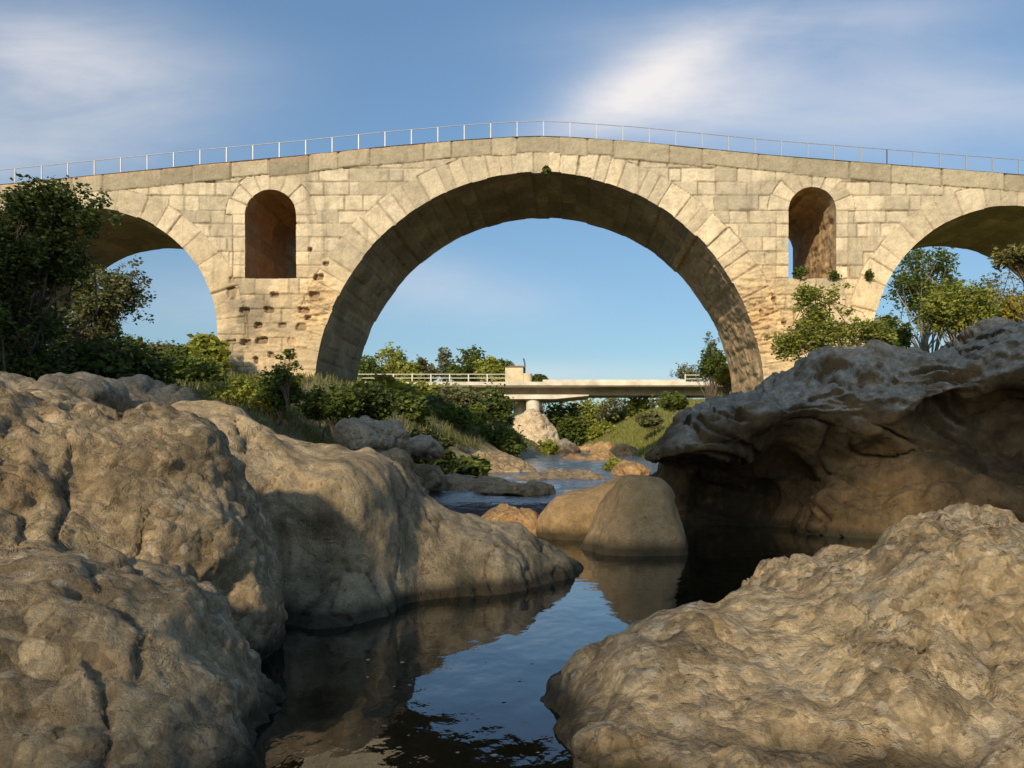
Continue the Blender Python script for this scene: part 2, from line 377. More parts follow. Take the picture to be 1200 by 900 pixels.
# ------------------------------------------------------------------ terrain and water
def tab(Y, rows, c): return np.interp(Y, [r[0] for r in rows], [r[c] for r in rows])
RIV = [  # Y, left edge, right edge
 (-5, -7, 7), (9, -4.6, 6), (13, -3.4, 7.5), (16.5, -3.7, 5.5), (19.5, -1.9, 4.2), (24, -.7, 3.0), (30, -.1, 3.0), (45, .4, 4.2), (60, 0, 4.2), (78, -3.5, 1.5), (95, -8, -2), (130, -12, -6)]
BANK = [  # Y, left height, left width, right height, right width
 (-5, 1.2, 3, 1, 3), (12, 1.5, 3.5, 1.6, 4), (28, 2.6, 6, 2.8, 6), (45, 2.3, 8, 3.6, 8), (60, 3.0, 9, 3.7, 8), (80, 3.4, 9, 3.6, 9), (120, 2, 12, 2.5, 12)]
WZ = [(-5, 0), (13.4, 0), (14.4, .46), (20, .58), (30, .80), (50, 1.27), (70, 1.9), (110, 2.3)]
def wz(X, Y):
    w = np.interp(Y, [a for a, b in WZ], [b for a, b in WZ])
    k = sstep(1.3, 1.9, X)*(1-sstep(17, 21, Y)); return w*(1-k)
def gh(X, Y):
    X = np.asarray(X, float); Y = np.asarray(Y, float)
    xl, xr = tab(Y, RIV, 1), tab(Y, RIV, 2)
    w = np.interp(Y, [a for a, b in WZ], [b for a, b in WZ])*(1-sstep(1.3, 1.9, X)*(1-sstep(17, 21, Y)))
    dl, dr = np.maximum(xl-X, 0), np.maximum(X-xr, 0)
    shf = np.interp(Y, [16, 20, 35, 50, 62], [0, 2.4, 2.6, 2.0, 0]); dls = np.maximum(dl-shf, 0)
    l = tab(Y, BANK, 1)*sstep(0, 1, dls/tab(Y, BANK, 2))+.115*np.minimum(dl, 60)*sstep(5, 40, Y)
    r = tab(Y, BANK, 3)*sstep(0, 1, dr/tab(Y, BANK, 4))+.05*np.minimum(dr, 60)
    chan = (1-sstep(90, 140, Y))
    z = w-.55*chan+l+r+.45*sstep(0, 1.2, dl+dr)
    # the wooded hill behind the photographer
    hill = 3.2*sstep(-2, -12, Y+.12*X)*(1-sstep(25, 60, np.abs(X+6)))
    z = z+hill
    q = np.stack([X.ravel(), Y.ravel(), np.zeros(X.size)], 1)
    n = (fbm(q*.35, 4)*.28+fbm(q*1.7+5, 3)*.07).reshape(X.shape)
    n2 = (fbm(q*.02, 3)*3).reshape(X.shape)*sstep(60, 200, np.hypot(X, Y))
    return z+n*(.35+.65*sstep(0, 2, dl+dr))-.22*sstep(0, .8, dl)*(shf > 0)*(1-sstep(0, 2, dls))+n2
ys = np.concatenate([[-900, -400, -200, -120, -80, -50, -35], np.arange(-26, 4, 1.5), np.arange(4, 40, .22), np.arange(40, 100, .6), np.arange(100, 200, 5), [230, 280, 350, 500, 800, 1500, 3000, 5000]])
xs = np.concatenate([[-5000, -2500, -1000, -500, -250, -150, -100, -75], np.arange(-60, -16, 1.2), np.arange(-16, 16, .22), np.arange(16, 60, 1.2), [75, 100, 150, 250, 500, 1000, 2500, 5000]])
def sheet(xs, ys, f):
    X, Y = np.meshgrid(xs, ys); Z = f(X, Y); n = len(xs)
    V = np.stack([X.ravel(), Y.ravel(), Z.ravel()], 1)
    i, j = np.meshgrid(np.arange(len(ys)-1), np.arange(n-1), indexing='ij')
    return V, np.stack([i*n+j, i*n+j+1, (i+1)*n+j+1, (i+1)*n+j], -1).reshape(-1, 4)
V, Fq = sheet(xs, ys, gh)
dd = np.maximum(tab(V[:, 1], RIV, 1)-V[:, 0]-np.interp(V[:, 1], [16, 20, 35, 50, 62], [0, 2.4, 2.6, 2.0, 0]), V[:, 0]-tab(V[:, 1], RIV, 2))
gmask = np.clip(sstep(0, 2.5, dd)*(.9-.38*(V[:, 0] < 0))+.15*sstep(25, 45, V[:, 1])*(V[:, 0] > 0), 0, 1)*sstep(8, 16, V[:, 1])+.0
link('ground', mesh_np('ground', V, Fq, M['ground'], True, np.stack([gmask]*3, 1)), kind='structure')
def wsurf(X, Y):
    z = wz(X, Y); q = np.stack([X.ravel(), Y.ravel(), np.zeros(X.size)], 1)
    rif = sstep(13.5, 15, Y)*(.03*perlin(q*np.array([1.5, 2.5, 1])).reshape(X.shape))
    return z+rif
V, Fq = sheet(np.concatenate([np.arange(-14, -6, 1.), np.arange(-6, 9, .15), np.arange(9, 16, 1.)]), np.concatenate([np.arange(-4, 12, 1), np.arange(12, 40, .15), np.arange(40, 100, .5)]), wsurf)
link('river', mesh_np('river', V, Fq, M['water']), kind='structure')

# ------------------------------------------------------------------ the stone bridge
Y0, DEPTH = 28.5, 5.5
SC = Y0/F
fx = lambda px: (px-CX)*SC
fz = lambda py: CAMZ+(HY-py)*SC
ARCH = [(fx(107), fz(392), 148*SC, .80, 21), (fx(632), fz(466), 264*SC, .92, 47), (fx(1186), fz(405), 164*SC, .84, 23)]
WIN = [(fx(317), fz(252), 30*SC, fz(326)), (fx(952), fz(247), 28*SC, fz(326))]
TOPX = [-40, fx(0), fx(240), fx(350), fx(450), fx(550), fx(600), fx(632), fx(665), fx(750), fx(900), fx(1200), 40]
TOPZ = [fz(217)-1.75, fz(217), fz(193), fz(183), fz(172.5), fz(164), fz(161), fz(160), fz(161), fz(167), fz(182), fz(205.5), fz(205.5)-1.9]
topz = lambda x: np.interp(x, TOPX, TOPZ)
rr = np.random.default_rng(11)
HT = rr.random((3, 8192)); RJ = rr.normal(size=(8, 400)); RU = rr.random((8, 400))
def opening(x, z):
    """signed distance to the openings (negative inside) with the unevenness of single stones"""
    o = np.full(x.shape, 99.); who = np.zeros(x.shape, int)
    for k, (cx, cz, r, th, n) in enumerate(ARCH):
        ang = np.arctan2(z-cz, x-cx); st = np.pi/n
        i1 = np.clip(np.floor(ang/st).astype(int)+40, 0, 399)
        i2 = np.clip(np.floor((z+5)/.52).astype(int)*2+(x > cx), 0, 399)
        jr = np.where(z > cz, RJ[k, i1], RJ[k+3, i2])*.014
        d = np.where(z > cz, np.hypot(x-cx, z-cz), np.abs(x-cx))-r-jr
        who = np.where(d < o, k, who); o = np.minimum(o, d)
    for k, (cx, cz, r, zb) in enumerate(WIN):
        d = np.where(z > cz, np.hypot(x-cx, z-cz), np.abs(x-cx))-r
        d = np.maximum(d, zb-z)
        who = np.where(d < o, 3+k, who); o = np.minimum(o, d)
    return o, who
COURSE = np.concatenate([[-2.], fz(np.array([520., 500, 484, 466, 448, 430, 413, 396, 379, 362, 345, 326, 311, 295, 278, 262, 247, 229, 213, 197, 181, 165, 150]))])
HOLES = [(271,344,5,9),(321,345,4,4),(286,363,5,4),(315,362,6,4),(355,363,6,4),(302,381,4,4),(330,381,4.5,3.5),(352,383,6,5),(342,399,6,4.5),(270,401,5,4),
 (288,401,6,4),(306,399,6,5),(318,416,5,4),(299,422,4,4),(346,417,4,3.5),(373,324,5,4.5),(382,309,3,3),(363,292,2.5,2.5),(272,328,3.5,4),
 (920,378,3,3),(946,345,2.5,2.5),(908,350,3,3),(989,381,3,3),(893,365,3,3),(367,345,6,5),(360,372,3,3)]
BUFF = np.array([.69, .58, .41]); WARM = np.array([.74, .58, .36]); GREY = np.array([.47, .43, .34])
def facade(x, z):
    """stone pattern of the face: region, outward relief, colour"""
    n = len(x); reg = np.zeros(n, int); jd = np.full(n, 9.); bid = np.zeros(n)
    # coursed ashlar
    q3 = np.stack([x, z, np.zeros(n)], 1)
    zw = z+.035*perlin(q3*.35)+.0*x
    ci = np.clip(np.searchsorted(COURSE, zw)-1, 0, len(COURSE)-2)
    dz = np.minimum(zw-COURSE[ci], COURSE[ci+1]-zw)
    dxm = np.full(n, 9.); bi = np.zeros(n)
    for c in range(len(COURSE)-1):
        m = ci == c
        if not m.any(): continue
        r2 = np.random.default_rng(100+c); e = np.cumsum(np.where(r2.random(120) < .3, r2.uniform(.35, .7, 120), r2.uniform(.7, 1.45, 120)))-46
        k = np.searchsorted(e, x[m])-1; k = np.clip(k, 0, 118)
        dxm[m] = np.minimum(x[m]-e[k], e[k+1]-x[m]); bi[m] = c*131+k*7.
    jd = np.minimum(dz, dxm); bid = bi
    # window rings
    for k, (cx, cz, r, zb) in enumerate(WIN):
        d = np.hypot(x-cx, z-cz)-r; ang = np.arctan2(z-cz, x-cx); st = np.pi/8
        i1 = np.floor(ang/st).astype(int); th = .62+.16*RU[k, np.clip(i1+50, 0, 399)]
        m = (d < th) & (z > cz) & (d > -.4); fr = ang/st-i1
        jj = np.minimum(np.minimum(fr, 1-fr)*st*(d+r), th-d)
        jd = np.where(m, jj, jd); bid = np.where(m, 5000+k*60+i1, bid); reg = np.where(m, 3+k, reg)
        m2 = (np.abs(x-cx) < r+.45) & (z <= cz) & (z > zb)
        jd = np.where(m2, np.minimum(dz, r+.45-np.abs(x-cx)), jd); bid = np.where(m2, 6000+ci+50*(x > cx)+k*100, bid); reg = np.where(m2, 3+k, reg)
    # arch rings
    for k, (cx, cz, r, th0, nv) in enumerate(ARCH):
        d = np.hypot(x-cx, z-cz)-r; ang = np.arctan2(z-cz, x-cx)
        st = np.pi/nv; aw = ang/st+.22*np.sin(ang/st*1.9+k)
        i1 = np.floor(aw).astype(int); th = th0*(.98+.10*RU[k+3, np.clip(i1+50, 0, 399)]+.22*np.abs(np.cos(ang))**2)
        m = (d < th) & (z > cz-.3) & (d > -.6); fr = aw-i1
        jj = np.minimum(np.minimum(fr, 1-fr)*st*(d+r), th-d)
        jd = np.where(m, jj, jd); bid = np.where(m, 9000+k*97+i1, bid); reg = np.where(m, 10+k, reg)
    # course of long slabs along the top
    tz = topz(x)
    r2 = np.random.default_rng(77); e = np.cumsum(r2.uniform(.9, 2.3, 70))-46
    k = np.clip(np.searchsorted(e, x)-1, 0, 68); low = tz-.62+.05*np.sin(e[k]*3)
    m = (z > low)
    jd = np.where(m, np.minimum(np.minimum(x-e[k], e[k+1]-x), z-low), jd); bid = np.where(m, 20000+k, bid); reg = np.where(m, 20, reg)
    ti = (np.round(bid).astype(np.int64)*7919) % 8192; h1, h2, h3 = HT[0][ti], HT[1][ti], HT[2][ti]
    q = np.stack([x, z, np.zeros(n)], 1)
    wear = fbm(q*1.3, 3)
    off = (h1-.5)*.034+(reg == 20)*.04+((reg >= 10) & (reg < 13))*.02
    jw = .011+.018*h2**2+.025*np.clip(wear, 0, 1)
    jdep = .024+.075*h3**2.5+.04*np.clip(wear, 0, 1)
    j = np.exp(-np.clip(jd, 0, 1)**2/(jw**2))
    rel = off-jdep*j+.012*perlin(q*3.1)+.010*fbm(q*9, 2)
    # chips along the edges
    chip = np.clip(perlin(q*2.4+9)-.30, 0, 1)*np.exp(-jd/.10)
    rel -= .16*chip
    # ravelled masonry beside the main arch
    px, pz = x/SC+CX, HY-(z-CAMZ)/SC
    rough = np.exp(-(((px-885)/38)**2+((pz-370)/45)**2))+.8*np.exp(-(((px-372)/22)**2+((pz-355)/28)**2))+.35*np.exp(-(((px-905)/60)**2+((pz-410)/60)**2))+.3*np.exp(-(((px-320)/60)**2+((pz-400)/60)**2))
    w1, w2, wi = worley(q*np.array([3.2, 6.0, 1.]))
    rel -= rough*(.10*wi+.10*fbm(q*np.array([2.5, 7, 1.]), 3)+.05)
    hole = np.zeros(n); wob = .9*fbm(q*3.3, 3)
    for hx, hy, ra, rb in HOLES:
        hv = abs(math.sin(hx*7.13+hy)); pw = 2+2.5*hv; dd = np.abs((px-hx+.25*(pz-hy)*(hv-.5))/ra/(.7+.5*hv))**pw+np.abs((pz-hy)/rb/(1.15-.3*hv))**pw+wob; hole = np.maximum(hole, (1-sstep(.45, 1.15, dd))*(.45+.55*abs(math.cos(hx*3.1))))
    rel -= .22*hole*(.6+.4*h3)
    # colours of the stones
    t1 = np.clip((h1*1.0+.55*fbm(q*.25, 3)), 0, 1)[:, None]
    warm = np.clip(1-sstep(6.2, 9.6, z)+.25*perlin(q*.3+3), 0, 1)[:, None]
    col = BUFF*(1-warm)+WARM*warm
    hi = sstep(7.4, 11.5, z)[:, None]
    gk = np.clip(.10+.42*hi+.50*(h2[:, None]**2)*(.4+.6*hi)-.22*((reg >= 3) & (reg < 13))[:, None], 0, .92)
    gk = gk*.75; col = col*(1-gk)+GREY*gk
    col = col*(.76+.38*h3[:, None])
    col = np.where((reg == 20)[:, None], np.array([.41, .36, .26])*(.72+.5*h3[:, None]), col)
    dirt = np.exp(-(((px-292)/38)**2+((pz-368)/34)**2))*np.clip(.75+fbm(q*1.2, 4), 0, 1)+.7*np.exp(-(((px-268)/16)**2+((pz-432)/30)**2))
    dk = np.clip(dirt*1.3, 0, .85)[:, None]; col = col*(1-dk)+np.array([.17, .16, .135])*dk
    cav = np.clip(rough, 0, 1)[:, None]*.75
    orange = np.array([.62, .41, .20])
    col = col*(1-cav)+orange*(.7+.5*wi[:, None])*cav
    jc = (j*np.clip(jdep/.05, .45, 1))[:, None]*.62
    col = col*(1-jc)+np.array([.20, .145, .09])*jc          # earthy mortar and soil in the joints
    col = col*(1-.75*hole[:, None])+np.array([.16, .09, .05])*.75*hole[:, None]
    # orange weathering just under the top edge at the left
    lt = (np.exp(-np.abs(z-tz)/.10)*(x < fx(500)))[:, None]*.45*(reg == 20)[:, None]
    col = col*(1-lt)+np.array([.60, .36, .22])*lt
    return reg, rel, col

bridge = empty('stone_bridge', ((ARCH[1][0]), Y0+DEPTH/2, 0), 'old pale limestone arch bridge with three round arches spanning the rocky river', 'bridge')
def face_grid(xs, zs, ysign, detailed):
    X, Z = np.meshgrid(xs, zs); x, z = X.ravel().copy(), Z.ravel().copy()
    tz = topz(x); zmax = zs[-1]
    # the last rows follow the sloping top
    z = np.minimum(z, tz)
    o, who = opening(x, z)
    nx = len(xs)
    i, j = np.meshgrid(np.arange(len(zs)-1), np.arange(nx-1), indexing='ij')
    Q = np.stack([i*nx+j, i*nx+j+1, (i+1)*nx+j+1, (i+1)*nx+j], -1).reshape(-1, 4)
    Q = Q[(z[Q[:, 2]] > z[Q[:, 1]]+1e-6) | (z[Q[:, 3]] > z[Q[:, 0]]+1e-6)]
    keep = (o[Q] > 0).any(1); Q = Q[keep]
    ins = np.where(o <= 0)[0]
    for _ in range(3):
        e = 1e-3; oo = opening(x[ins], z[ins])[0]
        gx = (opening(x[ins]+e, z[ins])[0]-oo)/e; gz = (opening(x[ins], z[ins]+e)[0]-oo)/e
        g = np.hypot(gx, gz)+1e-6; ok = g < 3
        x[ins] -= np.where(ok, oo*gx/g/g, 0); z[ins] -= np.where(ok, oo*gz/g/g, 0)
    reg, rel, col = facade(x, z)
    if ysign < 0: y = Y0-rel
    else: y = Y0+DEPTH+rel*.6
    V = np.stack([x, y, z], 1)
    if ysign > 0: Q = Q[:, ::-1]
    return V, Q, reg, col
def compact(V, Q, c):
    u, inv = np.unique(Q, return_inverse=True); return V[u], inv.reshape(Q.shape), c[u]
xs_ = np.concatenate([np.arange(-38, -23, .3), np.arange(-23, 19.5, .029), np.arange(19.5, 38, .3)])
zs_ = np.concatenate([np.arange(-1.2, 2.6, .2), np.arange(2.6, 13.3, .029)])
V, Q, reg, col = face_grid(xs_, zs_, -1, True)
fr_ = reg[Q[:, 0]]
regs = {'wall': [0], 'coping': [20]}
for nme, ids in regs.items():
    v, q, c = compact(V, Q[np.isin(fr_, ids)], col); part(nme, v, q, M['masonry'], bridge, True, c)
arch_parts, win_parts = [], []
def soffit(kind, k, yb):
    """inner surface of an opening from front to back"""
    if kind == 'arch':
        cx, cz, r, th, nv = ARCH[k]
        a = np.linspace(0, np.pi, 420 if k == 1 else 240); zl = np.linspace(-1.2, cz, 60)[:-1]
        px = np.concatenate([np.full(59, cx+r), cx+r*np.cos(a), np.full(59, cx-r)]); pz = np.concatenate([zl, cz+r*np.sin(a), zl[::-1]])
    else:
        cx, cz, r, zb = WIN[k]
        a = np.linspace(0, np.pi, 60); zl = np.linspace(zb, cz, 40)[:-1]; xl = np.linspace(cx-r, cx+r, 30)[1:-1]
        px = np.concatenate([np.full(39, cx+r), cx+r*np.cos(a), np.full(39, cx-r), xl, [cx+r]]); pz = np.concatenate([zl, cz+r*np.sin(a), zl[::-1], np.full(len(xl)+1, zb)])
    for _ in range(3):
        e = 1e-3; oo = opening(px, pz)[0]; gx = (opening(px+e, pz)[0]-oo)/e; gz = (opening(px, pz+e)[0]-oo)/e; g = np.hypot(gx, gz)+1e-6
        ok = (g < 3) & (pz < 50); px = px-np.where(ok, oo*gx/g/g, 0); pz = pz-np.where(ok, oo*gz/g/g, 0)
    s = np.concatenate([[0], np.cumsum(np.hypot(np.diff(px), np.diff(pz)))])
    ny = 90 if kind == 'arch' else 60; tt = np.linspace(0, 1, ny)
    _, relf, _ = facade(px, pz)
    yf = Y0-relf; ybk = Y0+DEPTH+relf*.6
    YY = yf[None]*(1-tt[:, None])+ybk[None]*tt[:, None]
    Sx = np.broadcast_to(s[None], YY.shape).ravel(); Yf = YY.ravel()
    dx, dz = np.gradient(px), np.gradient(pz); ln = np.hypot(dx, dz)+1e-9; nxn, nzn = dz/ln, -dx/ln     # points into the masonry
    n = len(Sx); q = np.stack([Sx, Yf, np.full(n, 3.+k)], 1)
    cw = .56; ci = np.floor(Sx/cw).astype(int); bx = Yf/1.15+(ci % 2)*.5+.3*np.sin(ci*2.3); bi = np.floor(bx).astype(int)
    jd = np.minimum(np.minimum(Sx/cw-ci, 1-(Sx/cw-ci))*cw, np.minimum(bx-bi, 1-(bx-bi))*1.15)
    h = np.modf(np.abs(np.sin((ci*31+bi*7+k)*12.9898)*43758.5))[0]; h2 = np.modf(np.abs(np.sin((ci*17+bi*5+k)*78.2)*12543.))[0]
    amp = np.minimum(1, np.minimum(tt, 1-tt)*8)[:, None]*np.ones_like(YY); amp = amp.ravel()
    big = 1.0 if kind == 'arch' else 1.4
    rel = big*((h-.5)*.07+.05*fbm(q*1.1, 3)+.03*fbm(q*5, 2)+.05*np.exp(-(jd/.035)**2))
    PX = (px[None]+0*YY).ravel(); PZ = (pz[None]+0*YY).ravel()
    low = ((PX > 4) & (PZ < 9.5)) | ((kind == 'window') & (k == 1) & (PX > WIN[min(k, 1)][0]))
    w1, w2, wi = worley(q*np.array([3.0, 2.2, 1.]))
    rel = rel*np.where(low, .6, 1); rel += low*(.02*(wi-.3)+.05*fbm(q*np.array([2.6, 1.3, 1.]), 5, .65)+.04*(h-.5))
    rel *= amp
    V = np.stack([PX+np.broadcast_to(nxn, YY.shape).ravel()*rel, Yf, PZ+np.broadcast_to(nzn, YY.shape).ravel()*rel], 1)
    m = len(px); i, j = np.meshgrid(np.arange(ny-1), np.arange(m-1), indexing='ij')
    Q = np.stack([i*m+j, (i+1)*m+j, (i+1)*m+j+1, i*m+j+1], -1).reshape(-1, 4)
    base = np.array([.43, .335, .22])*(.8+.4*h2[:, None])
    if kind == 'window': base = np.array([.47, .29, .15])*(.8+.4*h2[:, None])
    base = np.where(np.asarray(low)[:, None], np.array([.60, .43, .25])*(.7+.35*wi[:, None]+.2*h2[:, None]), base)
    mottle = np.clip(.5+1.1*fbm(q*.55+7, 4), 0, 1)[:, None]*(.5 if kind == 'arch' else .25)*np.where(np.asarray(low), .3, 1)[:, None]  # patchy dark brown over the inner faces, weaker on the lower right ones
    c = base*(1-mottle)+np.array([.15, .12, .085])*mottle
    return V, Q, c
for k in range(3):
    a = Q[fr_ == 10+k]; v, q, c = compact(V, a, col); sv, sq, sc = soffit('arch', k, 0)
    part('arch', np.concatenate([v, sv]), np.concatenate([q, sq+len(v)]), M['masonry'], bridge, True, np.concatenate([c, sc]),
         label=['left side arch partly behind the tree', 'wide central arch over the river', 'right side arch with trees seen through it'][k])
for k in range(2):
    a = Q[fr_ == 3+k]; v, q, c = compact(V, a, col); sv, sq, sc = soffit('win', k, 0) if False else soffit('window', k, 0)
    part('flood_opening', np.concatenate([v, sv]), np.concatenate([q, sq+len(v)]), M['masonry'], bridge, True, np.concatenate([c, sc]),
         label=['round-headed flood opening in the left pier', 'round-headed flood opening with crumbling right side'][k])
xs_b = np.arange(-38, 38.01, .25); zs_b = np.concatenate([np.arange(-1.2, 13.3, .25)])
Vb, Qb, rb, cb = face_grid(xs_b, zs_b, 1, False)
v, q, c = compact(Vb, Qb, cb)
part('rear_wall', v, q, M['masonry'], bridge, True, c)
# top of the parapet slabs, inner faces, roadway
xt = np.arange(-38, 38.01, .25); zt = topz(xt); m = MB()
prof = [(Y0-.07, 0), (Y0+.45, .0), (Y0+.45, -.5), (Y0+DEPTH-.45, -.5), (Y0+DEPTH-.45, 0), (Y0+DEPTH+.07, 0)]
Vt = np.array([[(x, yy_, z+dz_) for (yy_, dz_) in prof] for x, z in zip(xt, zt)]).reshape(-1, 3)
i, j = np.meshgrid(np.arange(len(xt)-1), np.arange(5), indexing='ij')
Qt = np.stack([i*6+j, (i+1)*6+j, (i+1)*6+j+1, i*6+j+1], -1).reshape(-1, 4)
part('roadway', Vt, Qt, M['masonry'], bridge, True, np.tile(np.array([[.42, .37, .28]]), (len(Vt), 1)))
# steel railing on the front parapet: one rail part, every post its own sub-part
def railing(yoff, par, step=.965):
    xp = np.arange(-25, 21, step); mb = MB()
    hz = .63
    xr_ = np.arange(-25, 21.1, .4); pts = np.stack([xr_, np.full(len(xr_), Y0+yoff), topz(xr_)+hz], 1)
    mb.tube(pts, .014, 8)
    v, q = mb.get(); ro = part('railing', v, q, M['rail'], par)
    pm = None
    for k, x in enumerate(xp):
        if pm is None:
            mb = MB(); mb.box((-.016, -.016, -.05), (.016, .016, hz)); mb.box((-.05, -.05, -.0), (.05, .05, .015)); v, q = mb.get()
            pm = mesh_np('post', v, q, M['rail'], False); pd = mesh_np('post', v, q, M['rail_dark'], False)
        dk = abs(x-fx(1050)) < step/2
        o = link('post', pd if dk else pm, ro)
        o.location = Vector((x, Y0+yoff, float(topz(x))))-parent_world(ro)
        if dk: o['label'] = 'dark post, unlike the pale ones'
railing(.18, bridge)

# ------------------------------------------------------------------ rocks
def surface_nets(f, lo, hi, cell):
    lo = np.array(lo, float); n = np.ceil((np.array(hi)-lo)/cell).astype(int)+1
    ax = [lo[k]+cell*np.arange(n[k]) for k in range(3)]
    X, Y, Z = np.meshgrid(*[a.astype(np.float32) for a in ax], indexing='ij')
    v = f(X, Y, Z).astype(np.float32); s = v < 0
    nx, ny, nz = n-1
    cnt = np.zeros((nx, ny, nz), np.int8)
    for a in (0, 1):
        for b in (0, 1):
            for c in (0, 1): cnt += s[a:a+nx, b:b+ny, c:c+nz]
    act = (cnt > 0) & (cnt < 8); idx = np.full((nx, ny, nz), -1, np.int64); I = np.argwhere(act); idx[act] = np.arange(len(I))
    acc = np.zeros((len(I), 3)); num = np.zeros(len(I))
    cor = [(a, b, c) for a in (0, 1) for b in (0, 1) for c in (0, 1)]
    for p in cor:
        for d in range(3):
            if p[d]: continue
            q = list(p); q[d] = 1
            va = v[I[:, 0]+p[0], I[:, 1]+p[1], I[:, 2]+p[2]]; vb = v[I[:, 0]+q[0], I[:, 1]+q[1], I[:, 2]+q[2]]
            m = (va < 0) != (vb < 0); t = np.where(m, va/(va-vb+1e-12), 0)
            pt = np.array(p, float)[None].repeat(len(I), 0); pt[:, d] = t
            acc += pt*m[:, None]; num += m
    V = lo+(I+acc/num[:, None])*cell
    Fs = []
    for d in range(3):
        e = [slice(1, -1)]*3; e[d] = slice(0, -1)
        sa = s[tuple(e)]; e2 = list(e); e2[d] = slice(1, None); sb = s[tuple(e2)]
        J = np.argwhere(sa != sb); sg = sa[tuple(J.T)]; off = np.ones(3, int); off[d] = 0; J = J+off
        a, b = [(1, 2), (2, 0), (0, 1)][d]
        def c_(da, db):
            K = J.copy(); K[:, a] += da; K[:, b] += db; return idx[K[:, 0], K[:, 1], K[:, 2]]
        q = np.stack([c_(-1, -1), c_(0, -1), c_(0, 0), c_(-1, 0)], 1)
        q[~sg] = q[~sg][:, ::-1]; Fs.append(q)
    Q = np.concatenate(Fs); Q = Q[(Q >= 0).all(1)]
    return V, Q
def ell(c, r, rot=(0, 0)):
    """ellipsoid distance; rot = (turn about z, tilt about y) in degrees"""
    c = np.array(c, float); r = np.array(r, float); a, b = R(rot[0]), R(rot[1])
    def f(X, Y, Z):
        x, y, z = X-c[0], Y-c[1], Z-c[2]
        if rot[1]: x, z = x*math.cos(b)-z*math.sin(b), x*math.sin(b)+z*math.cos(b)
        if rot[0]: x, y = x*math.cos(a)+y*math.sin(a), -x*math.sin(a)+y*math.cos(a)
        k0 = np.sqrt((x/r[0])**2+(y/r[1])**2+(z/r[2])**2); k1 = np.sqrt((x/r[0]**2)**2+(y/r[1]**2)**2+(z/r[2]**2)**2)
        return k0*(k0-1)/(k1+1e-5)
    return f
def plane(nrm, p0):
    n_ = np.array(nrm, float); n_ /= np.linalg.norm(n_)
    return lambda X, Y, Z: -(n_[0]*(X-p0[0])+n_[1]*(Y-p0[1])+n_[2]*(Z-p0[2]))
def smin(a, b, k):
    h = np.clip(.5+.5*(b-a)/k, 0, 1); return b*(1-h)+a*h-k*h*(1-h)
def carve(a, b, k): return -smin(-a, b, k)
def build_sdf(adds, subs, k=.25, ks=.2):
    def f(X, Y, Z):
        v = adds[0](X, Y, Z)
        for g in adds[1:]: v = smin(v, g(X, Y, Z), k)
        for g in subs: v = carve(v, g(X, Y, Z), ks)
        return v
    return f
def vnormals(V, Q):
    n = np.cross(V[Q[:, 2]]-V[Q[:, 0]], V[Q[:, 3]]-V[Q[:, 1]]); o = np.zeros_like(V)
    for k in range(4):
        for d in range(3): o[:, d] += np.bincount(Q[:, k], n[:, d], len(V))
    return o/(np.linalg.norm(o, axis=1)[:, None]+1e-12)
def relax(V, Q, it=2, lam=.5):
    E = np.concatenate([Q[:, [0, 1]], Q[:, [1, 2]], Q[:, [2, 3]], Q[:, [3, 0]]]); deg = np.bincount(E[:, 0], minlength=len(V))+1e-9
    for _ in range(it):
        A = np.stack([np.bincount(E[:, 0], V[E[:, 1], d], len(V)) for d in range(3)], 1)/deg[:, None]
        V = V+lam*(A-V)
    return V
def dis_pebbly(V, N_):
    w = V+.10*np.stack([perlin(V*3), perlin(V*3+11), perlin(V*3+23)], 1)
    d = .15*fbm(V*.9, 3)+.045*fbm(V*3.1, 3)
    m = sstep(-.15, .3, fbm(V*.9+4, 2))
    f1, f2, i = worley(w*3.3); d += m*.095*np.clip(1-f1**2*2.3, 0, 1)**.7*np.clip(i-.35, 0, 1)
    d -= m*.018*np.clip(1-(f2-f1)/.12, 0, 1)
    f1, f2, i = worley(w*7.5+3); d += (.3+.7*m)*.046*np.clip(1-f1**2*2.2, 0, 1)**.7*np.clip(i-.2, 0, 1)
    f1, f2, i = worley(w*14+6); d += m*.016*np.clip(1-f1**2*2.2, 0, 1)*i
    cr = np.abs(fbm(V*np.array([1.6, 1.6, .55])+31, 3)); d -= .05*np.exp(-(cr/.05)**2)*sstep(-.1, .3, fbm(V*.9+70, 2))
    f1, f2, i = worley(V*2.0+40); d -= .11*np.clip(i-.72, 0, 1)*4*np.clip(.35-f1, 0, 1)*2.2
    d += .05*(1-np.abs(fbm(V*1.7+60, 4)))-.03
    return d+.014*fbm(V*11, 4, .6)
def dis_plates(V, N_):
    w = V+.16*np.stack([perlin(V*2.2), perlin(V*2.2+11), perlin(V*2.2+23)], 1)
    d = .15*fbm(V*.8+2, 3)+.045*fbm(V*3+5, 3)
    m = sstep(-.2, .25, fbm(V*.8+9, 2)+.55*(V[:, 0]-1.35)*.8)
    f1, f2, i = worley(w*np.array([3.4, 3.4, 5.5])); edge = np.clip((f2-f1)/.16, 0, 1)
    d += m*(.075*i+.045*edge)
    f1, f2, i = worley(w*np.array([7.5, 7.5, 11])+7); d += (.25+.75*m)*(.045*i+.025*np.clip((f2-f1)/.12, 0, 1))
    rg = 1-np.abs(fbm(V*np.array([2., 2., 3.5])+17, 4)); d += .05*m*rg
    return d-.10+.010*fbm(V*18, 3)
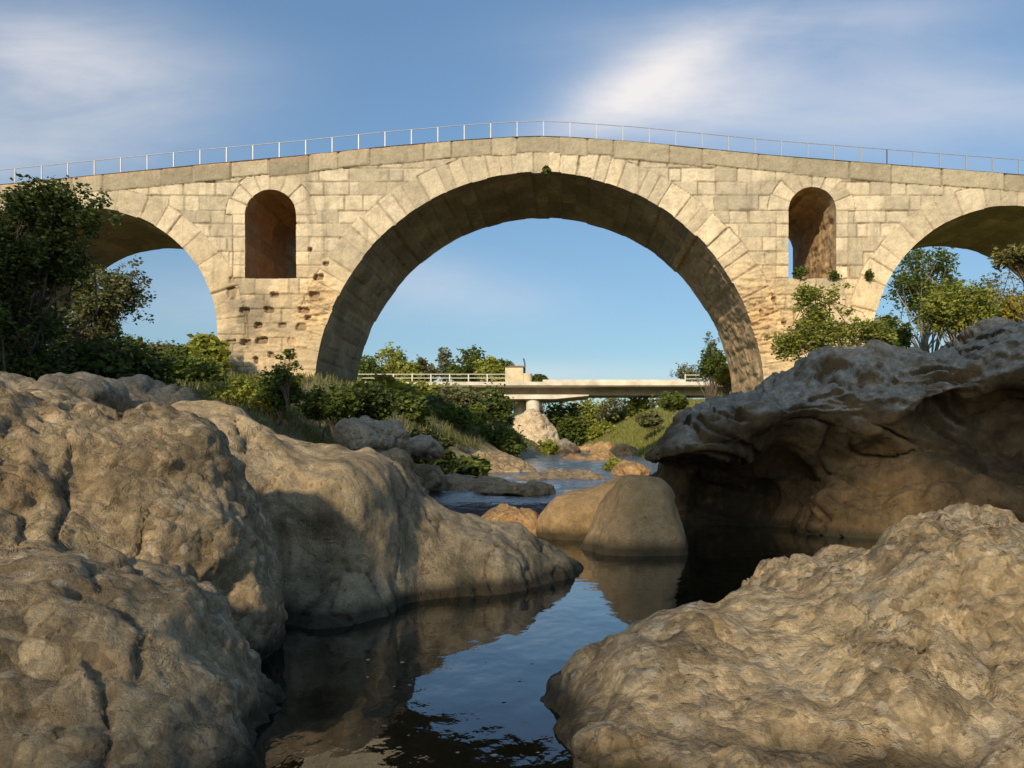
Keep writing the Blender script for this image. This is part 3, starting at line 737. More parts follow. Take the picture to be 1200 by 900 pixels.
def dis_smooth(V, N_):
    d = .17*fbm(V*.75+13, 3)+.05*fbm(V*2.3, 3)
    fl = perlin(np.stack([(V[:, 0]+.5*V[:, 1])*2.6+.6*V[:, 2], V[:, 1]*.8, V[:, 2]*.55], 1)); d += .11*fl*sstep(-.2, .9, V[:, 2])
    cr = np.abs(fbm(V*np.array([1.3, 1.3, .5])+3, 3)); d -= .06*np.exp(-(cr/.02)**2)
    m = sstep(0, .35, fbm(V*1.4+50, 2)); f1, f2, i = worley(V*6); d += m*.014*(1-f1)
    return d+.010*fbm(V*7, 3)
def dis_rough(V, N_):
    w = V+.5*np.stack([perlin(V*.7), perlin(V*.7+11), perlin(V*.7+23)], 1)
    d = .40*fbm(V*.42+7, 3)
    brk = sstep(-.2, .3, fbm(V*.55+33, 2))
    st = perlin(np.stack([w[:, 0]*.35, w[:, 1]*.35, w[:, 2]*1.5+w[:, 0]*.4], 1)); d += .20*st*(.3+.7*brk)
    st2 = np.abs(perlin(np.stack([w[:, 0]*.45, w[:, 1]*.45, w[:, 2]*2.1+w[:, 0]*.7+5], 1))); d -= .20*np.exp(-(st2/.07)**2)*brk
    f1, f2, i = worley(w*.9); d += .16*(i-.5)
    f1, f2, i = worley(w*2.3+3); d += .05*(i-.5)
    top = sstep(.2, .7, N_[:, 2])
    return d+(.025+.04*top)*fbm(V*3.4, 4, .6)+.012*fbm(V*9, 3)
def dis_slab(V, N_):
    d = .16*fbm(V*1.1+3, 3)-.05*np.clip(N_[:, 2]-.3, 0, 1)+.05*fbm(V*3.5, 3)
    f1, f2, i = worley(V*np.array([1.8, 1.8, 3])); d += .13*(i-.5)+.04*np.clip((f2-f1)/.15, 0, 1)
    return d+.012*fbm(V*12, 2)
def dis_pool(V, N_):
    return .07*fbm(V*1.2+3, 3)+.018*fbm(V*5, 4, .6)
def rock(name, adds, subs, lo, hi, cell, dis, m, label, cat='boulder', k=.25, ks=.2, group=None, sc=1.0):
    V, Q = surface_nets(build_sdf(adds, subs, k, ks), lo, hi, cell)
    V = relax(V, Q, 2); N_ = vnormals(V, Q)
    V = V+N_*(dis(V*sc, N_)/sc)[:, None]
    base = np.array([V[:, 0].mean(), V[:, 1].mean(), V[:, 2].min()])
    o = link(name, mesh_np(name, V-base, Q, m), label=label, category=cat); o.location = base
    if group: o['group'] = group
    return o

rock('boulder', [ell((-3.75, 5.1, .40), (1.45, 1.35, 1.42)), ell((-2.55, 5.15, .25), (.55, .75, 1.32)), ell((-2.28, 3.6, -.45), (.98, 1.15, 1.25)), ell((-1.85, 3.2, -.85), (.62, .9, .95)), ell((-3.3, 3.7, -.25), (1.5, 1.25, 1.15)), ell((-4.9, 4.6, .5), (1.4, 1.6, 1.25))],
     [], (-6.5, 1.9, -1.3), (-.8, 6.9, 2.2), .026, dis_pebbly, M['rock_left'],
     'huge tan lumpy boulder filling the lower left corner, cracked and studded with pebbles', k=.35)
rock('rock_outcrop', [ell((-3.15, 7.3, .25), (1.25, 1.25, 1.52)), ell((-2.25, 7.35, .0), (.85, 1.15, 1.50), (0, 12)), ell((-1.9, 7.9, .0), (.72, .8, 1.02)), ell((-1.15, 8.2, -.28), (1.1, .95, .98), (25, 10)), ell((-.56, 9.0, -.12), (.76, .68, .54), (20, 3)), ell((-2.1, 6.5, -.5), (.75, .7, .75)), ell((-3.4, 6.2, -.2), (1.0, 1.0, 1.1))],
     [ell((-2.15, 5.75, .55), (.62, .75, .62)), ell((-2.6, 5.15, -.25), (.6, .5, .35))], (-5.2, 4.5, -1.0), (1.0, 9.9, 2.3), .032, dis_smooth, M['rock_wall'],
     'smooth hollowed brown rock behind the left boulder, sloping to a point in the pool', 'rock', k=.4, ks=.3)
rock('boulder', [ell((.60, 4.25, -.33), (.86, 1.15, .82)), ell((1.5, 4.5, -.35), (.95, 1.05, 1.04)), ell((2.25, 4.6, -.3), (1.0, 1.2, 1.20)), ell((.48, 3.45, -.6), (.90, .80, .80)), ell((.25, 4.2, -.45), (.55, .7, .55)), ell((1.3, 3.35, -.65), (1.0, .95, .92)), ell((2.4, 3.3, -.6), (1.3, 1.1, 1.0)), ell((3.7, 4.5, -.5), (1.4, 1.3, 1.15))],
     [], (-.5, 1.9, -1.3), (5.3, 6.4, 1.6), .026, dis_plates, M['rock_right'],
     'huge buff boulder filling the lower right corner, its top covered in broken shelly plates', k=.35)
rock('rock_outcrop', [ell((2.15, 13.9, 1.42), (.95, 1.3, .36), (0, -14)), ell((3.3, 14.3, 1.92), (1.35, 1.6, .60), (0, -16)), ell((4.7, 14.6, 2.0), (1.35, 1.9, 1.05), (0, -5)), ell((6.0, 14.6, 1.8), (1.6, 2.1, 1.55)),
      ell((8.4, 14.2, 1.7), (2.6, 2.2, 2.2)), ell((6.9, 13.5, .15), (3.2, 1.35, 1.0)), ell((4.5, 15.4, .6), (2.3, 1.2, 1.6)), ell((2.3, 15.5, .3), (.8, .9, 1.1))],
     [ell((2.75, 13.2, .30), (1.30, 2.1, .80)), ell((4.6, 12.3, 1.15), (1.5, 1.2, .35), (0, -8)), ell((7.2, 12.0, 1.8), (2.2, 1.3, .8), (0, -10))], (.4, 10.8, -1.0), (11.5, 17.3, 4.8), .05, dis_rough, M['rock_dark'],
     'long dark overhanging rock ledge on the right bank with a shadowy cave', 'rock', k=.45, ks=.25)
rock('boulder', [ell((1.0, 11.0, -.1), (.95, .80, 1.15))],
     [plane((-.90, -.25, .42), (.80, 10.8, 1.0)), plane((.93, -.15, .30), (1.33, 10.8, .95)), plane((.05, -.80, .55), (1.0, 10.55, .62)), plane((.25, .1, .95), (1.05, 11, 1.04)), plane((-.5, -.75, .35), (.55, 10.5, .3))], (-.1, 9.9, -.8), (2.2, 12.1, 1.5), .03, dis_pool, M['rock_pool'],
     'ochre pyramid shaped boulder with a dark waterline standing in the middle of the pool', k=.3, ks=.13)
rock('boulder', [ell((.35, 12.7, .15), (.85, .65, .62)), ell((.95, 12.6, .35), (.6, .6, .62))],
     [], (-.9, 11.6, -.8), (1.9, 13.7, 1.4), .035, dis_pool, M['rock_pool'],
     'low rounded ochre boulder just behind the pyramid shaped boulder in the pool', k=.3)
def slab(px, py, Y, wpx, hpx, depth, m, label, cat='rock', name='rock', tilt=0, turn=0, zc=0, group=None, dis=dis_slab, cell=None):
    """rock whose top centre is seen at (px, py)"""
    c = P(px, py, Y); rx = wpx/F*Y/2; rz = hpx/F*Y
    cc = (c[0], Y, c[2]-rz)
    cell = cell or max(.035, Y*.0028)
    h = max(rx, depth, rz)*1.15+.25
    return rock(name, [ell(cc, (rx, depth, rz), (turn, tilt)), ell((cc[0]+rx*.35, cc[1]+depth*.2, cc[2]-rz*.2), (rx*.6, depth*.9, rz*.9), (turn+20, tilt))], [],
         (cc[0]-h, cc[1]-h, cc[2]-rz*1.3-.3), (cc[0]+h, cc[1]+h, cc[2]+rz*1.3+.3), cell, dis, m, label, cat, k=.2, group=group, sc=1.0 if Y < 25 else .6)
slab(597, 589, 13.0, 62, 28, .5, M['rock_orange'], 'small orange rock between the sloping rock tip and the low ochre boulder', name='boulder')
slab(437, 489, 15.5, 76, 34, .8, M['rock_grey'], 'pale grey block on the left bank just below the dark bushes')
slab(452, 534, 13.6, 84, 34, .8, M['rock_far'], 'sloping tan rock on the left bank behind the hollowed rock wall', tilt=12)
slab(494, 512, 17, 38, 15, .5, M['rock_grey'], 'small grey rock beside the dark shrub on the left bank')
slab(180, 452, 12.5, 90, 26, .9, M['rock_grey'], 'grey rock half buried in grass under the left tree')
slab(50, 446, 10.5, 150, 20, 1.0, M['rock_grey'], 'shaded flat rock under the dark left tree')
slab(540, 527, 31, 90, 30, 1.8, M['rock_grey'], 'grey rounded rock outcrop behind the left channel')
slab(585, 533, 29, 90, 30, 1.8, M['rock_far'], 'broad buff rock behind the shallow left channel')
slab(655, 553, 24, 140, 22, 1.9, M['rock_far'], 'low flat pink rock slab jutting into the stream')
slab(565, 562, 20, 60, 12, .9, M['rock_far'], 'thin flat slab at the edge of the left channel')
slab(545, 560, 19, 120, 14, 1.3, M['rock_far'], 'wide flat pale shelf along the left channel')
slab(600, 566, 17, 80, 10, .9, M['rock_far'], 'low pale shelf just behind the small orange rock')
slab(692, 533, 46, 78, 12, 2.0, M['rock_orange'], 'flat pale slab across the stream under the main arch')
slab(662, 519, 62, 40, 20, 1.6, M['rock_dark'], 'dark rounded rock beside the foot of the road bridge pier')
slab(707, 519, 58, 36, 18, 1.6, M['rock_orange'], 'left one of two sunlit orange rocks at the foot of the grassy slope')
slab(732, 518, 55, 40, 20, 1.6, M['rock_orange'], 'right one of two sunlit orange rocks at the foot of the grassy slope')
slab(742, 536, 26, 40, 20, .9, M['rock_orange'], 'orange rock under the nose of the dark overhanging ledge')
slab(690, 521, 72, 60, 8, 2.0, M['rock_orange'], 'farthest flat slab lying in the stream')
slab(482, 540, 17.5, 60, 20, .8, M['rock_far'], 'low pale rock at the foot of the dark shrub on the left bank')

# submerged shelf and pebbles by the near edge of the pool
rock('rock', [ell((-.72, 3.35, -.32), (.42, .55, .40)), ell((-.35, 3.0, -.34), (.4, .5, .36))], [], (-1.5, 2.3, -1.), (.4, 4.2, .3), .03, dis_plates, M['rock_pool'], 'tan rock lying just under the water between the two big boulders', k=.2)
rock('rock', [ell((-.12, 3.9, -.10), (.17, .14, .13))], [], (-.6, 3.6, -.5), (.3, 4.4, .3), .02, dis_pool, M['rock_grey'], 'small grey stone breaking the surface beside the right boulder', k=.2)

# ------------------------------------------------------------------ plants
def leaves(centres, n, spread, size, cols, r, aspect=1.8, droop=0):
    """small folded leaf faces around the given points"""
    k = r.integers(0, len(centres), n); c = centres[k]+r.normal(size=(n, 3))*spread
    a = r.normal(size=(n, 3)); a /= np.linalg.norm(a, axis=1)[:, None]; a[:, 2] = a[:, 2]*.6-droop
    b = np.cross(a, r.normal(size=(n, 3))); b /= np.linalg.norm(b, axis=1)[:, None]
    s = (size*r.uniform(.6, 1.3, n))[:, None]; nn = np.cross(a, b)
    V = np.stack([c-a*s*aspect*.5, c+b*s*.42+nn*s*.12, c+a*s*aspect*.5, c-b*s*.42+nn*s*.12], 1).reshape(-1, 3)
    Q = np.arange(4*n).reshape(-1, 4)
    t = np.clip(r.random(n)*.7+.3*_j[k % 256, 0], 0, 1)[:, None]
    col = (cols[0]*(1-t)+cols[1]*t)*r.uniform(.75, 1.25, n)[:, None]
    return V, Q, np.repeat(col, 4, axis=0)
G = {'meadow': (np.array([.13, .165, .035]), np.array([.36, .33, .11])), 'dark': (np.array([.035, .055, .017]), np.array([.09, .115, .032])), 'mid': (np.array([.07, .105, .022]), np.array([.15, .18, .04])),
     'light': (np.array([.20, .235, .04]), np.array([.36, .355, .08])), 'yellow': (np.array([.26, .24, .045]), np.array([.42, .35, .07])),
     'olive': (np.array([.12, .125, .055]), np.array([.22, .215, .10])), 'silver': (np.array([.14, .16, .11]), np.array([.26, .27, .20])), 'dry': (np.array([.26, .21, .10]), np.array([.46, .38, .20]))}
def plant(name, base, blobs, leaf, nleaf, pal, label, cat, seed, nclump=60, trunk_r=.12, clump=.28, bark='bark', group=None, aspect=1.8, trunkpart='trunk', crownpart='crown', pal2=None, stems=1, shell=.45, thin=None):
    """base: foot; blobs: (centre, radii, weight) ellipsoids the crown fills"""
    r = np.random.default_rng(seed); base = np.array(base, float)
    root = empty(name, tuple(base), label, cat, group)
    w = np.array([b[2] for b in blobs], float); w /= w.sum(); cc = []; sz = []
    for k in range(nclump):
        b = blobs[r.choice(len(blobs), p=w)]; d = r.normal(size=3); d /= np.linalg.norm(d); rad = r.uniform(shell, 1.0)**.6
        rad *= .8+.35*perlin((d*1.7+seed)[None])[0]
        cc.append(np.array(b[0])+np.array(b[1])*d*rad); sz.append(np.mean(b[1]))
    cc = np.array(cc); mb = MB()
    ctr = np.average([b[0] for b in blobs], axis=0, weights=w)
    for s in range(stems):
        f = base+np.array([r.normal()*trunk_r*1.5, r.normal()*trunk_r*1.5, -.15])*(stems > 1)
        tgt = ctr if stems == 1 else np.array(blobs[s % len(blobs)][0])
        tt = np.linspace(0, 1, 7)[:, None]; spn = f*(1-tt)+tgt*tt; spn[1:-1] += r.normal(size=(5, 3))*np.linalg.norm(tgt-f)*.03
        mb.tube(spn, np.linspace(trunk_r, trunk_r*.35, 7), 8)
        for c in cc[s::stems]:
            i = min(6, 1+int(r.random()*6)); st = spn[i]; mid = (st+c)/2+r.normal(size=3)*np.linalg.norm(c-st)*.12
            mid[2] += .05*np.linalg.norm(c-st)
            mb.tube([st, (st+mid)/2, mid, (mid+c)/2+r.normal(size=3)*.03, c], np.linspace(trunk_r*.32, trunk_r*.05, 5), 5)
    v, q = mb.get(); part(trunkpart, v, q, M[bark], root)
    pts = [cc]
    for _ in range(5): pts.append(cc+r.normal(size=cc.shape)*clump*np.mean(sz)*np.array([1, 1, .7]))
    pts = np.concatenate(pts)
    sp_ = clump*np.mean(sz)*.42
    v, q, c = leaves(pts, nleaf, sp_, leaf, G[pal], r, aspect)
    if pal2:
        v2, q2, c2 = leaves(pts, nleaf//3, sp_*1.1, leaf, G[pal2], r, aspect); q2 += len(v)
        v = np.concatenate([v, v2]); q = np.concatenate([q, q2]); c = np.concatenate([c, c2])
    if thin:      # thinly leaved lower crown
        tp = r.normal(size=(thin[2], 3)); tp /= np.linalg.norm(tp, axis=1)[:, None]; tp = np.array(thin[0])+tp*np.array(thin[1])*r.random((thin[2], 1))**(1/3)
        v2, q2, c2 = leaves(tp, thin[2], .1, thin[3], G[pal], r, aspect); v = np.concatenate([v, v2]); q = np.concatenate([q, q2+len(v)-len(v2)]); c = np.concatenate([c, c2])
    part(crownpart, v, q, M['leaf'], root, False, c)
    return root
def B(px, py, Y, rxp, rzp, ry, w=1.):
    k = Y/F; return (P(px, py, Y), (rxp*k, ry, rzp*k), w)
def foot(px, Y):
    x = (px-CX)/F*Y; return (x, Y, float(gh(np.array([x]), np.array([Y]))[0])-.05)
# dark tree at the left edge
plant('tree', foot(5, 13), [B(55, 246, 13, 28, 26, .5, .6), B(0, 300, 13, 46, 46, 1.0, 1.3), B(58, 300, 13, 28, 30, .7, 1.0), B(5, 370, 13, 44, 46, 1.1, 1.6), B(15, 425, 13, 60, 16, .8, .7), B(-70, 300, 13, 70, 75, 1.2, 1.1), B(-10, 268, 13.3, 28, 20, .6, .4), B(95, 262, 13, 12, 8, .3, .08)],
      .055, 38000, 'dark', 'big dark leafy tree at the left edge in front of the side arch', 'tree', 21, nclump=230, trunk_r=.10, clump=.26, pal2='mid', shell=.2)
plant('shrub', foot(85, 17), [B(122, 345, 17, 42, 36, .6, 1.2), B(100, 385, 17, 40, 28, .6, .8), B(150, 340, 17, 18, 30, .4, .3)],
      .06, 6500, 'olive', 'airy shrub with thin twigs against the sky inside the left side arch', 'shrub', 22, nclump=130, trunk_r=.035, clump=.22, pal2='dark', stems=3, trunkpart='stem', crownpart='foliage')
# bushes along the left bank
SH = [(130, 432, 14.5, 70, 28, 'dark', 'low dark bush at the foot of the big left tree'),
      (210, 436, 22, 45, 20, 'mid', 'green bush at the left foot of the left pier'),
      (245, 415, 27, 20, 26, 'light', 'bright leafy bush against the left edge of the left pier'),
      (285, 464, 20, 50, 15, 'light', 'wide low bush hiding the left foot of the pier'),
      (330, 456, 19, 24, 18, 'mid', 'spiky bush in front of the middle of the left pier'),
      (390, 472, 19, 34, 13, 'mid', 'dark bush in front of the right edge of the left pier'),
      (430, 468, 20, 34, 20, 'dark', 'rounded dark bush at the left foot of the main arch'),
      (447, 452, 34, 14, 12, 'yellow', 'yellow leafed bush under the left end of the road bridge'),
      (502, 532, 22, 24, 32, 'dark', 'tall dark green shrub at the left edge of the stream'),
      (560, 475, 60, 42, 22, 'mid', 'green thicket under the left half of the road bridge'),
      (520, 514, 40, 36, 14, 'mid', 'dark bushes on the left bank above the grey rock'),
      (580, 515, 42, 34, 22, 'mid', 'bush on the left bank in front of the pale mound'),
      (592, 528, 50, 20, 12, 'olive', 'straggly olive green bush at the foot of the pale mound'),
      (480, 490, 48, 30, 14, 'light', 'light green bush on the slope left of the stream'),
      (470, 503, 30, 30, 16, 'mid', 'leafy bush just above the small grey rock'),
      (535, 490, 55, 32, 16, 'olive', 'olive bush in the middle of the far left slope'),
      (580, 502, 62, 20, 12, 'olive', 'olive bush at the left side of the pale mound'),
      (515, 470, 72, 26, 8, 'mid', 'bush high on the far left slope under the deck'),
      (640, 535, 58, 12, 10, 'light', 'small yellow green bush at the right foot of the pale mound'),
      (540, 548, 25, 34, 6, 'mid', 'low green weeds between the rocks of the left channel'),
      (425, 488, 30, 26, 12, 'mid', 'low bush behind the pale grey block on the left bank'),
      (462, 478, 42, 26, 12, 'light', 'yellowish bush between the dark bush and the thicket on the left slope'),
      (505, 497, 44, 26, 14, 'olive', 'loose olive bush on the left slope above the stream'),
      (545, 512, 50, 26, 12, 'light', 'loose light green bush low on the left slope'),
      (410, 482, 23, 22, 12, 'mid', 'bush hanging over the back of the hollowed rock'),
      (760, 490, 60, 14, 8, 'olive', 'small grey green bush alone on the grassy right slope'),
      (790, 470, 56, 14, 8, 'mid', 'small green bush high on the grassy right slope'),
      (722, 545, 30, 10, 10, 'light', 'green reeds between the flat slab and the dark ledge')]
for k, (px, py, Y, rx, rz, pal, lab) in enumerate(SH):
    s = .09 if Y < 24 else (.16 if Y < 45 else .24)
    gz = float(gh(np.array([(px-CX)/F*Y]), np.array([float(Y)]))[0]); py = min(py, HY-(gz+.45*rz/F*Y-CAMZ)*F/Y)   # rooted on the slope, never inside it
    plant('bush', (P(px, py, Y)[0], Y, P(px, py+rz*1.1, Y)[2]-.3), [B(px, py, Y, rx, rz, rx/F*Y*.6), B(px+rx*.4, py+rz*.3, Y, rx*.6, rz*.7, rx/F*Y*.5, .6), B(px-rx*.5, py+rz*.4, Y, rx*.5, rz*.6, rx/F*Y*.5, .5)],
          s, 5200 if Y < 24 else 3800, pal, lab, 'bush', 40+k, nclump=60, trunk_r=.03, clump=.34, group='bushes on the river banks', pal2='mid' if pal == 'dark' else None, stems=3, trunkpart='stem', crownpart='foliage', shell=.15)
# sapling stems in front of the left pier
plant('shrub', (P(337, 445, 18)[0], 18, P(337, 470, 18)[2]), [B(340, 425, 18, 14, 26, .3), B(325, 440, 18, 14, 14, .3)], .06, 900, 'mid', 'thin upright sapling in front of the pock-marked left pier', 'shrub', 61, nclump=30, trunk_r=.02, clump=.2, stems=3, trunkpart='stem', crownpart='foliage')
# bush on the right bank
plant('bush', (P(975, 430, 17)[0], 17, 2.6), [B(960, 385, 17, 38, 34, .8, 1.3), B(945, 350, 17, 14, 22, .4, .35), B(1010, 390, 17, 28, 18, .5, .6), B(925, 405, 17, 22, 16, .4, .4), B(972, 352, 17, 8, 18, .3, .15)],
      .055, 6500, 'light', 'sunlit light green bush growing on top of the dark ledge before the right pier', 'bush', 71, nclump=110, trunk_r=.03, clump=.2, stems=5, trunkpart='stem', crownpart='foliage', pal2='mid', shell=.2)
plant('bush', (P(1030, 425, 19)[0], 19, 2.9), [B(1035, 400, 19, 16, 18, .5)], .08, 1500, 'mid', 'small green bush at the right foot of the right pier', 'bush', 72, nclump=30, trunk_r=.03, clump=.3, stems=3, trunkpart='stem', crownpart='foliage', shell=.2)
# overhanging branches at the right edge
plant('tree', (9.9, 15.5, 2.5), [B(1195, 300, 15.5, 42, 8, .4, 1.0), B(1235, 330, 15.5, 45, 40, .8, 1.0), B(1260, 280, 15.5, 40, 35, .8, .6)], .07, 2600, 'olive', 'tree at the right edge reaching a thin branch across the side arch', 'tree', 73, nclump=70, trunk_r=.07, clump=.16, pal2='yellow')
# trees seen through the right side arch
for k, (px, py, Y, rx, rz, pal, lab) in enumerate([
      (1085, 325, 48, 42, 48, 'mid', 'tall open tree nearest the pier inside the right side arch'),
      (1125, 358, 44, 48, 30, 'light', 'bright green round tree in the middle of the right side arch'),
      (1172, 345, 50, 28, 40, 'olive', 'thin grey branched tree on the right inside the right side arch'),
      (1195, 365, 43, 26, 22, 'yellow', 'yellow green bush at the right inside the right side arch'),
      (1040, 390, 42, 26, 26, 'mid', 'green tree beside the right edge of the right pier')]):
    plant('tree', foot(px, Y), [B(px, py, Y, rx, rz, rx/F*Y*.8), B(px+rx*.4, py+rz*.5, Y, rx*.6, rz*.5, rx/F*Y*.6, .6), B(px-rx*.4, py+rz*.3, Y, rx*.5, rz*.6, rx/F*Y*.6, .5)],
          .15, 6500 if pal != 'olive' else 1500, pal, lab, 'tree', 80+k, nclump=120, trunk_r=.16, clump=.24, bark='palebark', group='trees beyond the right side arch', pal2='mid' if pal == 'light' else None)
# trees behind the road bridge
TR = [(430, 432, 105, 20, 16, 'mid', 'low tree just right of the main arch foot behind the road bridge'), (458, 424, 112, 22, 22, 'light', 'rounded bright tree second from the left behind the road bridge'), (478, 433, 108, 14, 14, 'light', 'short tree third from the left behind the road bridge'),
      (496, 433, 110, 16, 14, 'olive', 'dull green tree fourth from the left behind the road bridge'), (520, 425, 118, 9, 18, 'silver', 'slender grey green tree standing alone in the row behind the road bridge'), (536, 436, 110, 15, 13, 'mid', 'small tree right of the slender one behind the road bridge'),
      (553, 424, 112, 16, 22, 'mid', 'taller tree fourth from the little house behind the road bridge'), (572, 430, 108, 18, 18, 'light', 'light tree third from the little house behind the road bridge'), (590, 434, 112, 15, 15, 'mid', 'dense tree just left of the little house'), (632, 445, 120, 10, 6, 'mid', 'low tree peeping over the deck right of the little house')]
for k, (px, py, Y, rx, rz, pal, lab) in enumerate(TR):
    plant('tree', foot(px, Y), [B(px, py, Y, rx, rz, rx/F*Y*.8), B(px+rx*.3, py+rz*.6, Y, rx*.8, rz*.6, rx/F*Y*.7, .7)], .33, 2300, pal, lab, 'tree', 100+k, nclump=60, trunk_r=.2, clump=.26, group='trees behind the road bridge', shell=.2)
TR = [(655, 490, 92, 22, 22, 'mid', 'dark tree just right of the mound under the road bridge'), (690, 485, 98, 24, 22, 'light', 'tree in the middle of the wood seen under the right half of the road bridge'), (722, 483, 95, 24, 22, 'olive', 'olive tree with bare stems under the right half of the road bridge'),
      (752, 480, 88, 22, 20, 'light', 'tree above the grassy slope under the road bridge'), (785, 475, 82, 20, 16, 'olive', 'tree at the right end of the wood under the road bridge'), (670, 500, 86, 20, 18, 'mid', 'dark low tree leaning over the stream under the road bridge'),
      (500, 478, 95, 26, 12, 'light', 'light tree under the left half of the road bridge'), (572, 480, 84, 20, 20, 'light', 'tree just left of the mound under the road bridge'), (545, 490, 76, 30, 18, 'light', 'broad tree on the far left bank under the road bridge'), (450, 480, 90, 24, 14, 'light', 'light tree near the main arch foot under the road bridge'), (705, 503, 84, 22, 12, 'light', 'low tree at the top of the stream')]
for k, (px, py, Y, rx, rz, pal, lab) in enumerate(TR):
    plant('tree', foot(px, Y), [B(px, py, Y, rx, rz, rx/F*Y*.8), B(px+rx*.3, py+rz*.5, Y, rx*.9, rz*.6, rx/F*Y*.7, .7)], .30, 2600, pal, lab, 'tree', 130+k, nclump=60, trunk_r=.15, clump=.3, group='trees under the road bridge', shell=.15)
TR = [(835, 425, 50, 22, 18, 'mid', 'green tree at the right foot of the main arch'), (806, 437, 95, 20, 12, 'olive', 'low tree behind the right end of the road bridge'), (832, 408, 55, 9, 24, 'silver', 'thin silvery poplar against the sky by the right foot of the main arch'), (850, 440, 40, 14, 12, 'yellow', 'yellow green bush between the ledge and the right pier')]
for k, (px, py, Y, rx, rz, pal, lab) in enumerate(TR):
    plant('tree', foot(px, Y), [B(px, py, Y, rx, rz, rx/F*Y*.8), B(px+rx*.3, py+rz*.5, Y, rx*.7, rz*.6, rx/F*Y*.6, .6)], .16, 2200 if pal != 'silver' else 500, pal, lab, 'tree', 150+k, nclump=60, trunk_r=.08, clump=.22, group='trees by the right foot of the main arch', shell=.2)
TR = [(150, 404, 75, 26, 9, 'mid', 'far round tree at the left inside the left side arch'), (185, 410, 72, 22, 8, 'olive', 'far low tree in the middle of the left side arch'), (212, 413, 70, 16, 8, 'mid', 'far small tree right of the middle inside the left side arch'), (238, 408, 60, 16, 14, 'light', 'far tree next to the pier inside the left side arch'), (110, 400, 70, 26, 14, 'mid', 'far tree behind the airy shrub'), (170, 428, 50, 30, 9, 'light', 'low hedge bush on the grassy bank inside the left side arch')]
for k, (px, py, Y, rx, rz, pal, lab) in enumerate(TR):
    plant('tree', (P(px, py, Y)[0], Y, P(px, py+rz*2, Y)[2]), [B(px, py, Y, rx, rz, rx/F*Y*.8), B(px+rx*.4, py+rz*.4, Y, rx*.6, rz*.7, rx/F*Y*.6, .6)], .20, 2400, pal, lab, 'tree', 170+k, nclump=60, trunk_r=.12, clump=.26, group='trees beyond the left side arch', shell=.15)
# tufts rooted in the masonry
for k, (px, py, rx, rz, lab) in enumerate([(938, 318, 8, 9, 'dark tuft growing on the sill of the right flood opening'), (978, 322, 8, 4, 'flat tuft on the right end of the right flood opening sill'), (1018, 322, 5, 6, 'small round tuft in the wall joint right of the right flood opening'), (640, 199, 4, 5, 'tiny tuft hanging at the crown of the main arch')]):
    plant('plant_tuft', tuple(P(px, py+rz*.6, Y0-.02)), [B(px, py, Y0-.15, rx, rz, .15)], .07, 420, 'mid', lab, 'plant', 190+k, nclump=14, trunk_r=.012, clump=.3, trunkpart='stem', crownpart='foliage', stems=2, shell=.1)
# trees on the hill behind the camera: they and the hill shade the foreground
for k, (x, y, n, w, thin, lab) in enumerate([(-22, -9, 11000, .9, 0, 'leftmost tree of the row behind the photographer'), (-17, -11, 9500, .5, 2200, 'second tree from the left behind the photographer'), (-11.5, -10, 5600, 0, 500, 'third tree from the left behind the photographer'), (-6, -11, 8500, 0, 420, 'fourth tree from the left behind the photographer'), (-.5, -11.5, 8000, 0, 450, 'rightmost tree of the row behind the photographer')]):
    z = float(gh(np.array([x]), np.array([y]))[0])-.3
    bl_ = [((x, y, 14.6 if k > 2 else 14.5), (3.5, 2.2, 2.1 if k > 2 else 2.0), 1)]+([((x, y, 8.4), (3.3, 2.2, 2.8), w)] if w else [])
    plant('tree', (x, y, z), bl_, .24, n, 'mid', lab, 'tree', 300+k, nclump=150, trunk_r=.2, clump=.22, group='trees behind the photographer', shell=.0, thin=((x, y, 7.9), (3.6, 2.4, 3.8), thin, .17) if thin else None)

# grass, nobody could count
def grass_patch(n, gen, h, pal, seed, name, label):
    r = np.random.default_rng(seed); x, y = gen(r, n); z = gh(x, y)
    hh = h*r.uniform(.5, 1.3, n); a = r.uniform(0, 2*np.pi, n); w = hh*.10; lean = r.normal(size=(n, 2))*.35*hh[:, None]
    dx, dy = np.cos(a)*w, np.sin(a)*w
    V = np.stack([np.stack([x-dx, y-dy, z-.02], 1), np.stack([x+dx, y+dy, z-.02], 1), np.stack([x+lean[:, 0], y+lean[:, 1], z+hh], 1)], 1).reshape(-1, 3)
    Q = np.arange(3*n).reshape(-1, 3); t = r.random(n)[:, None]; c = G[pal][0]*(1-t)+G[pal][1]*t
    link(name, mesh_np(name, V, Q, M['leaf'], False, np.repeat(c, 3, axis=0)), kind='stuff', label=label, category='grass')
def g_right(r, n):
    y = r.uniform(44, 84, n); x = np.interp(y, [q[0] for q in RIV], [q[2] for q in RIV])+r.uniform(.4, 1, n)**.8*r.uniform(0.5, 16, n); return x, y
grass_patch(60000, g_right, .40, 'meadow', 501, 'grass', 'long sunlit grass covering the slope on the right bank beyond the arch')
def g_left(r, n):
    y = r.uniform(14, 60, n); x = np.interp(y, [q[0] for q in RIV], [q[1] for q in RIV])-(1+2.6*(y > 18)*(y < 55))-r.uniform(.8, 26, n)*(y/40)**.6; return x, y
grass_patch(60000, g_left, .26, 'olive', 502, 'grass', 'rough grass covering the left bank under and beyond the bridge')

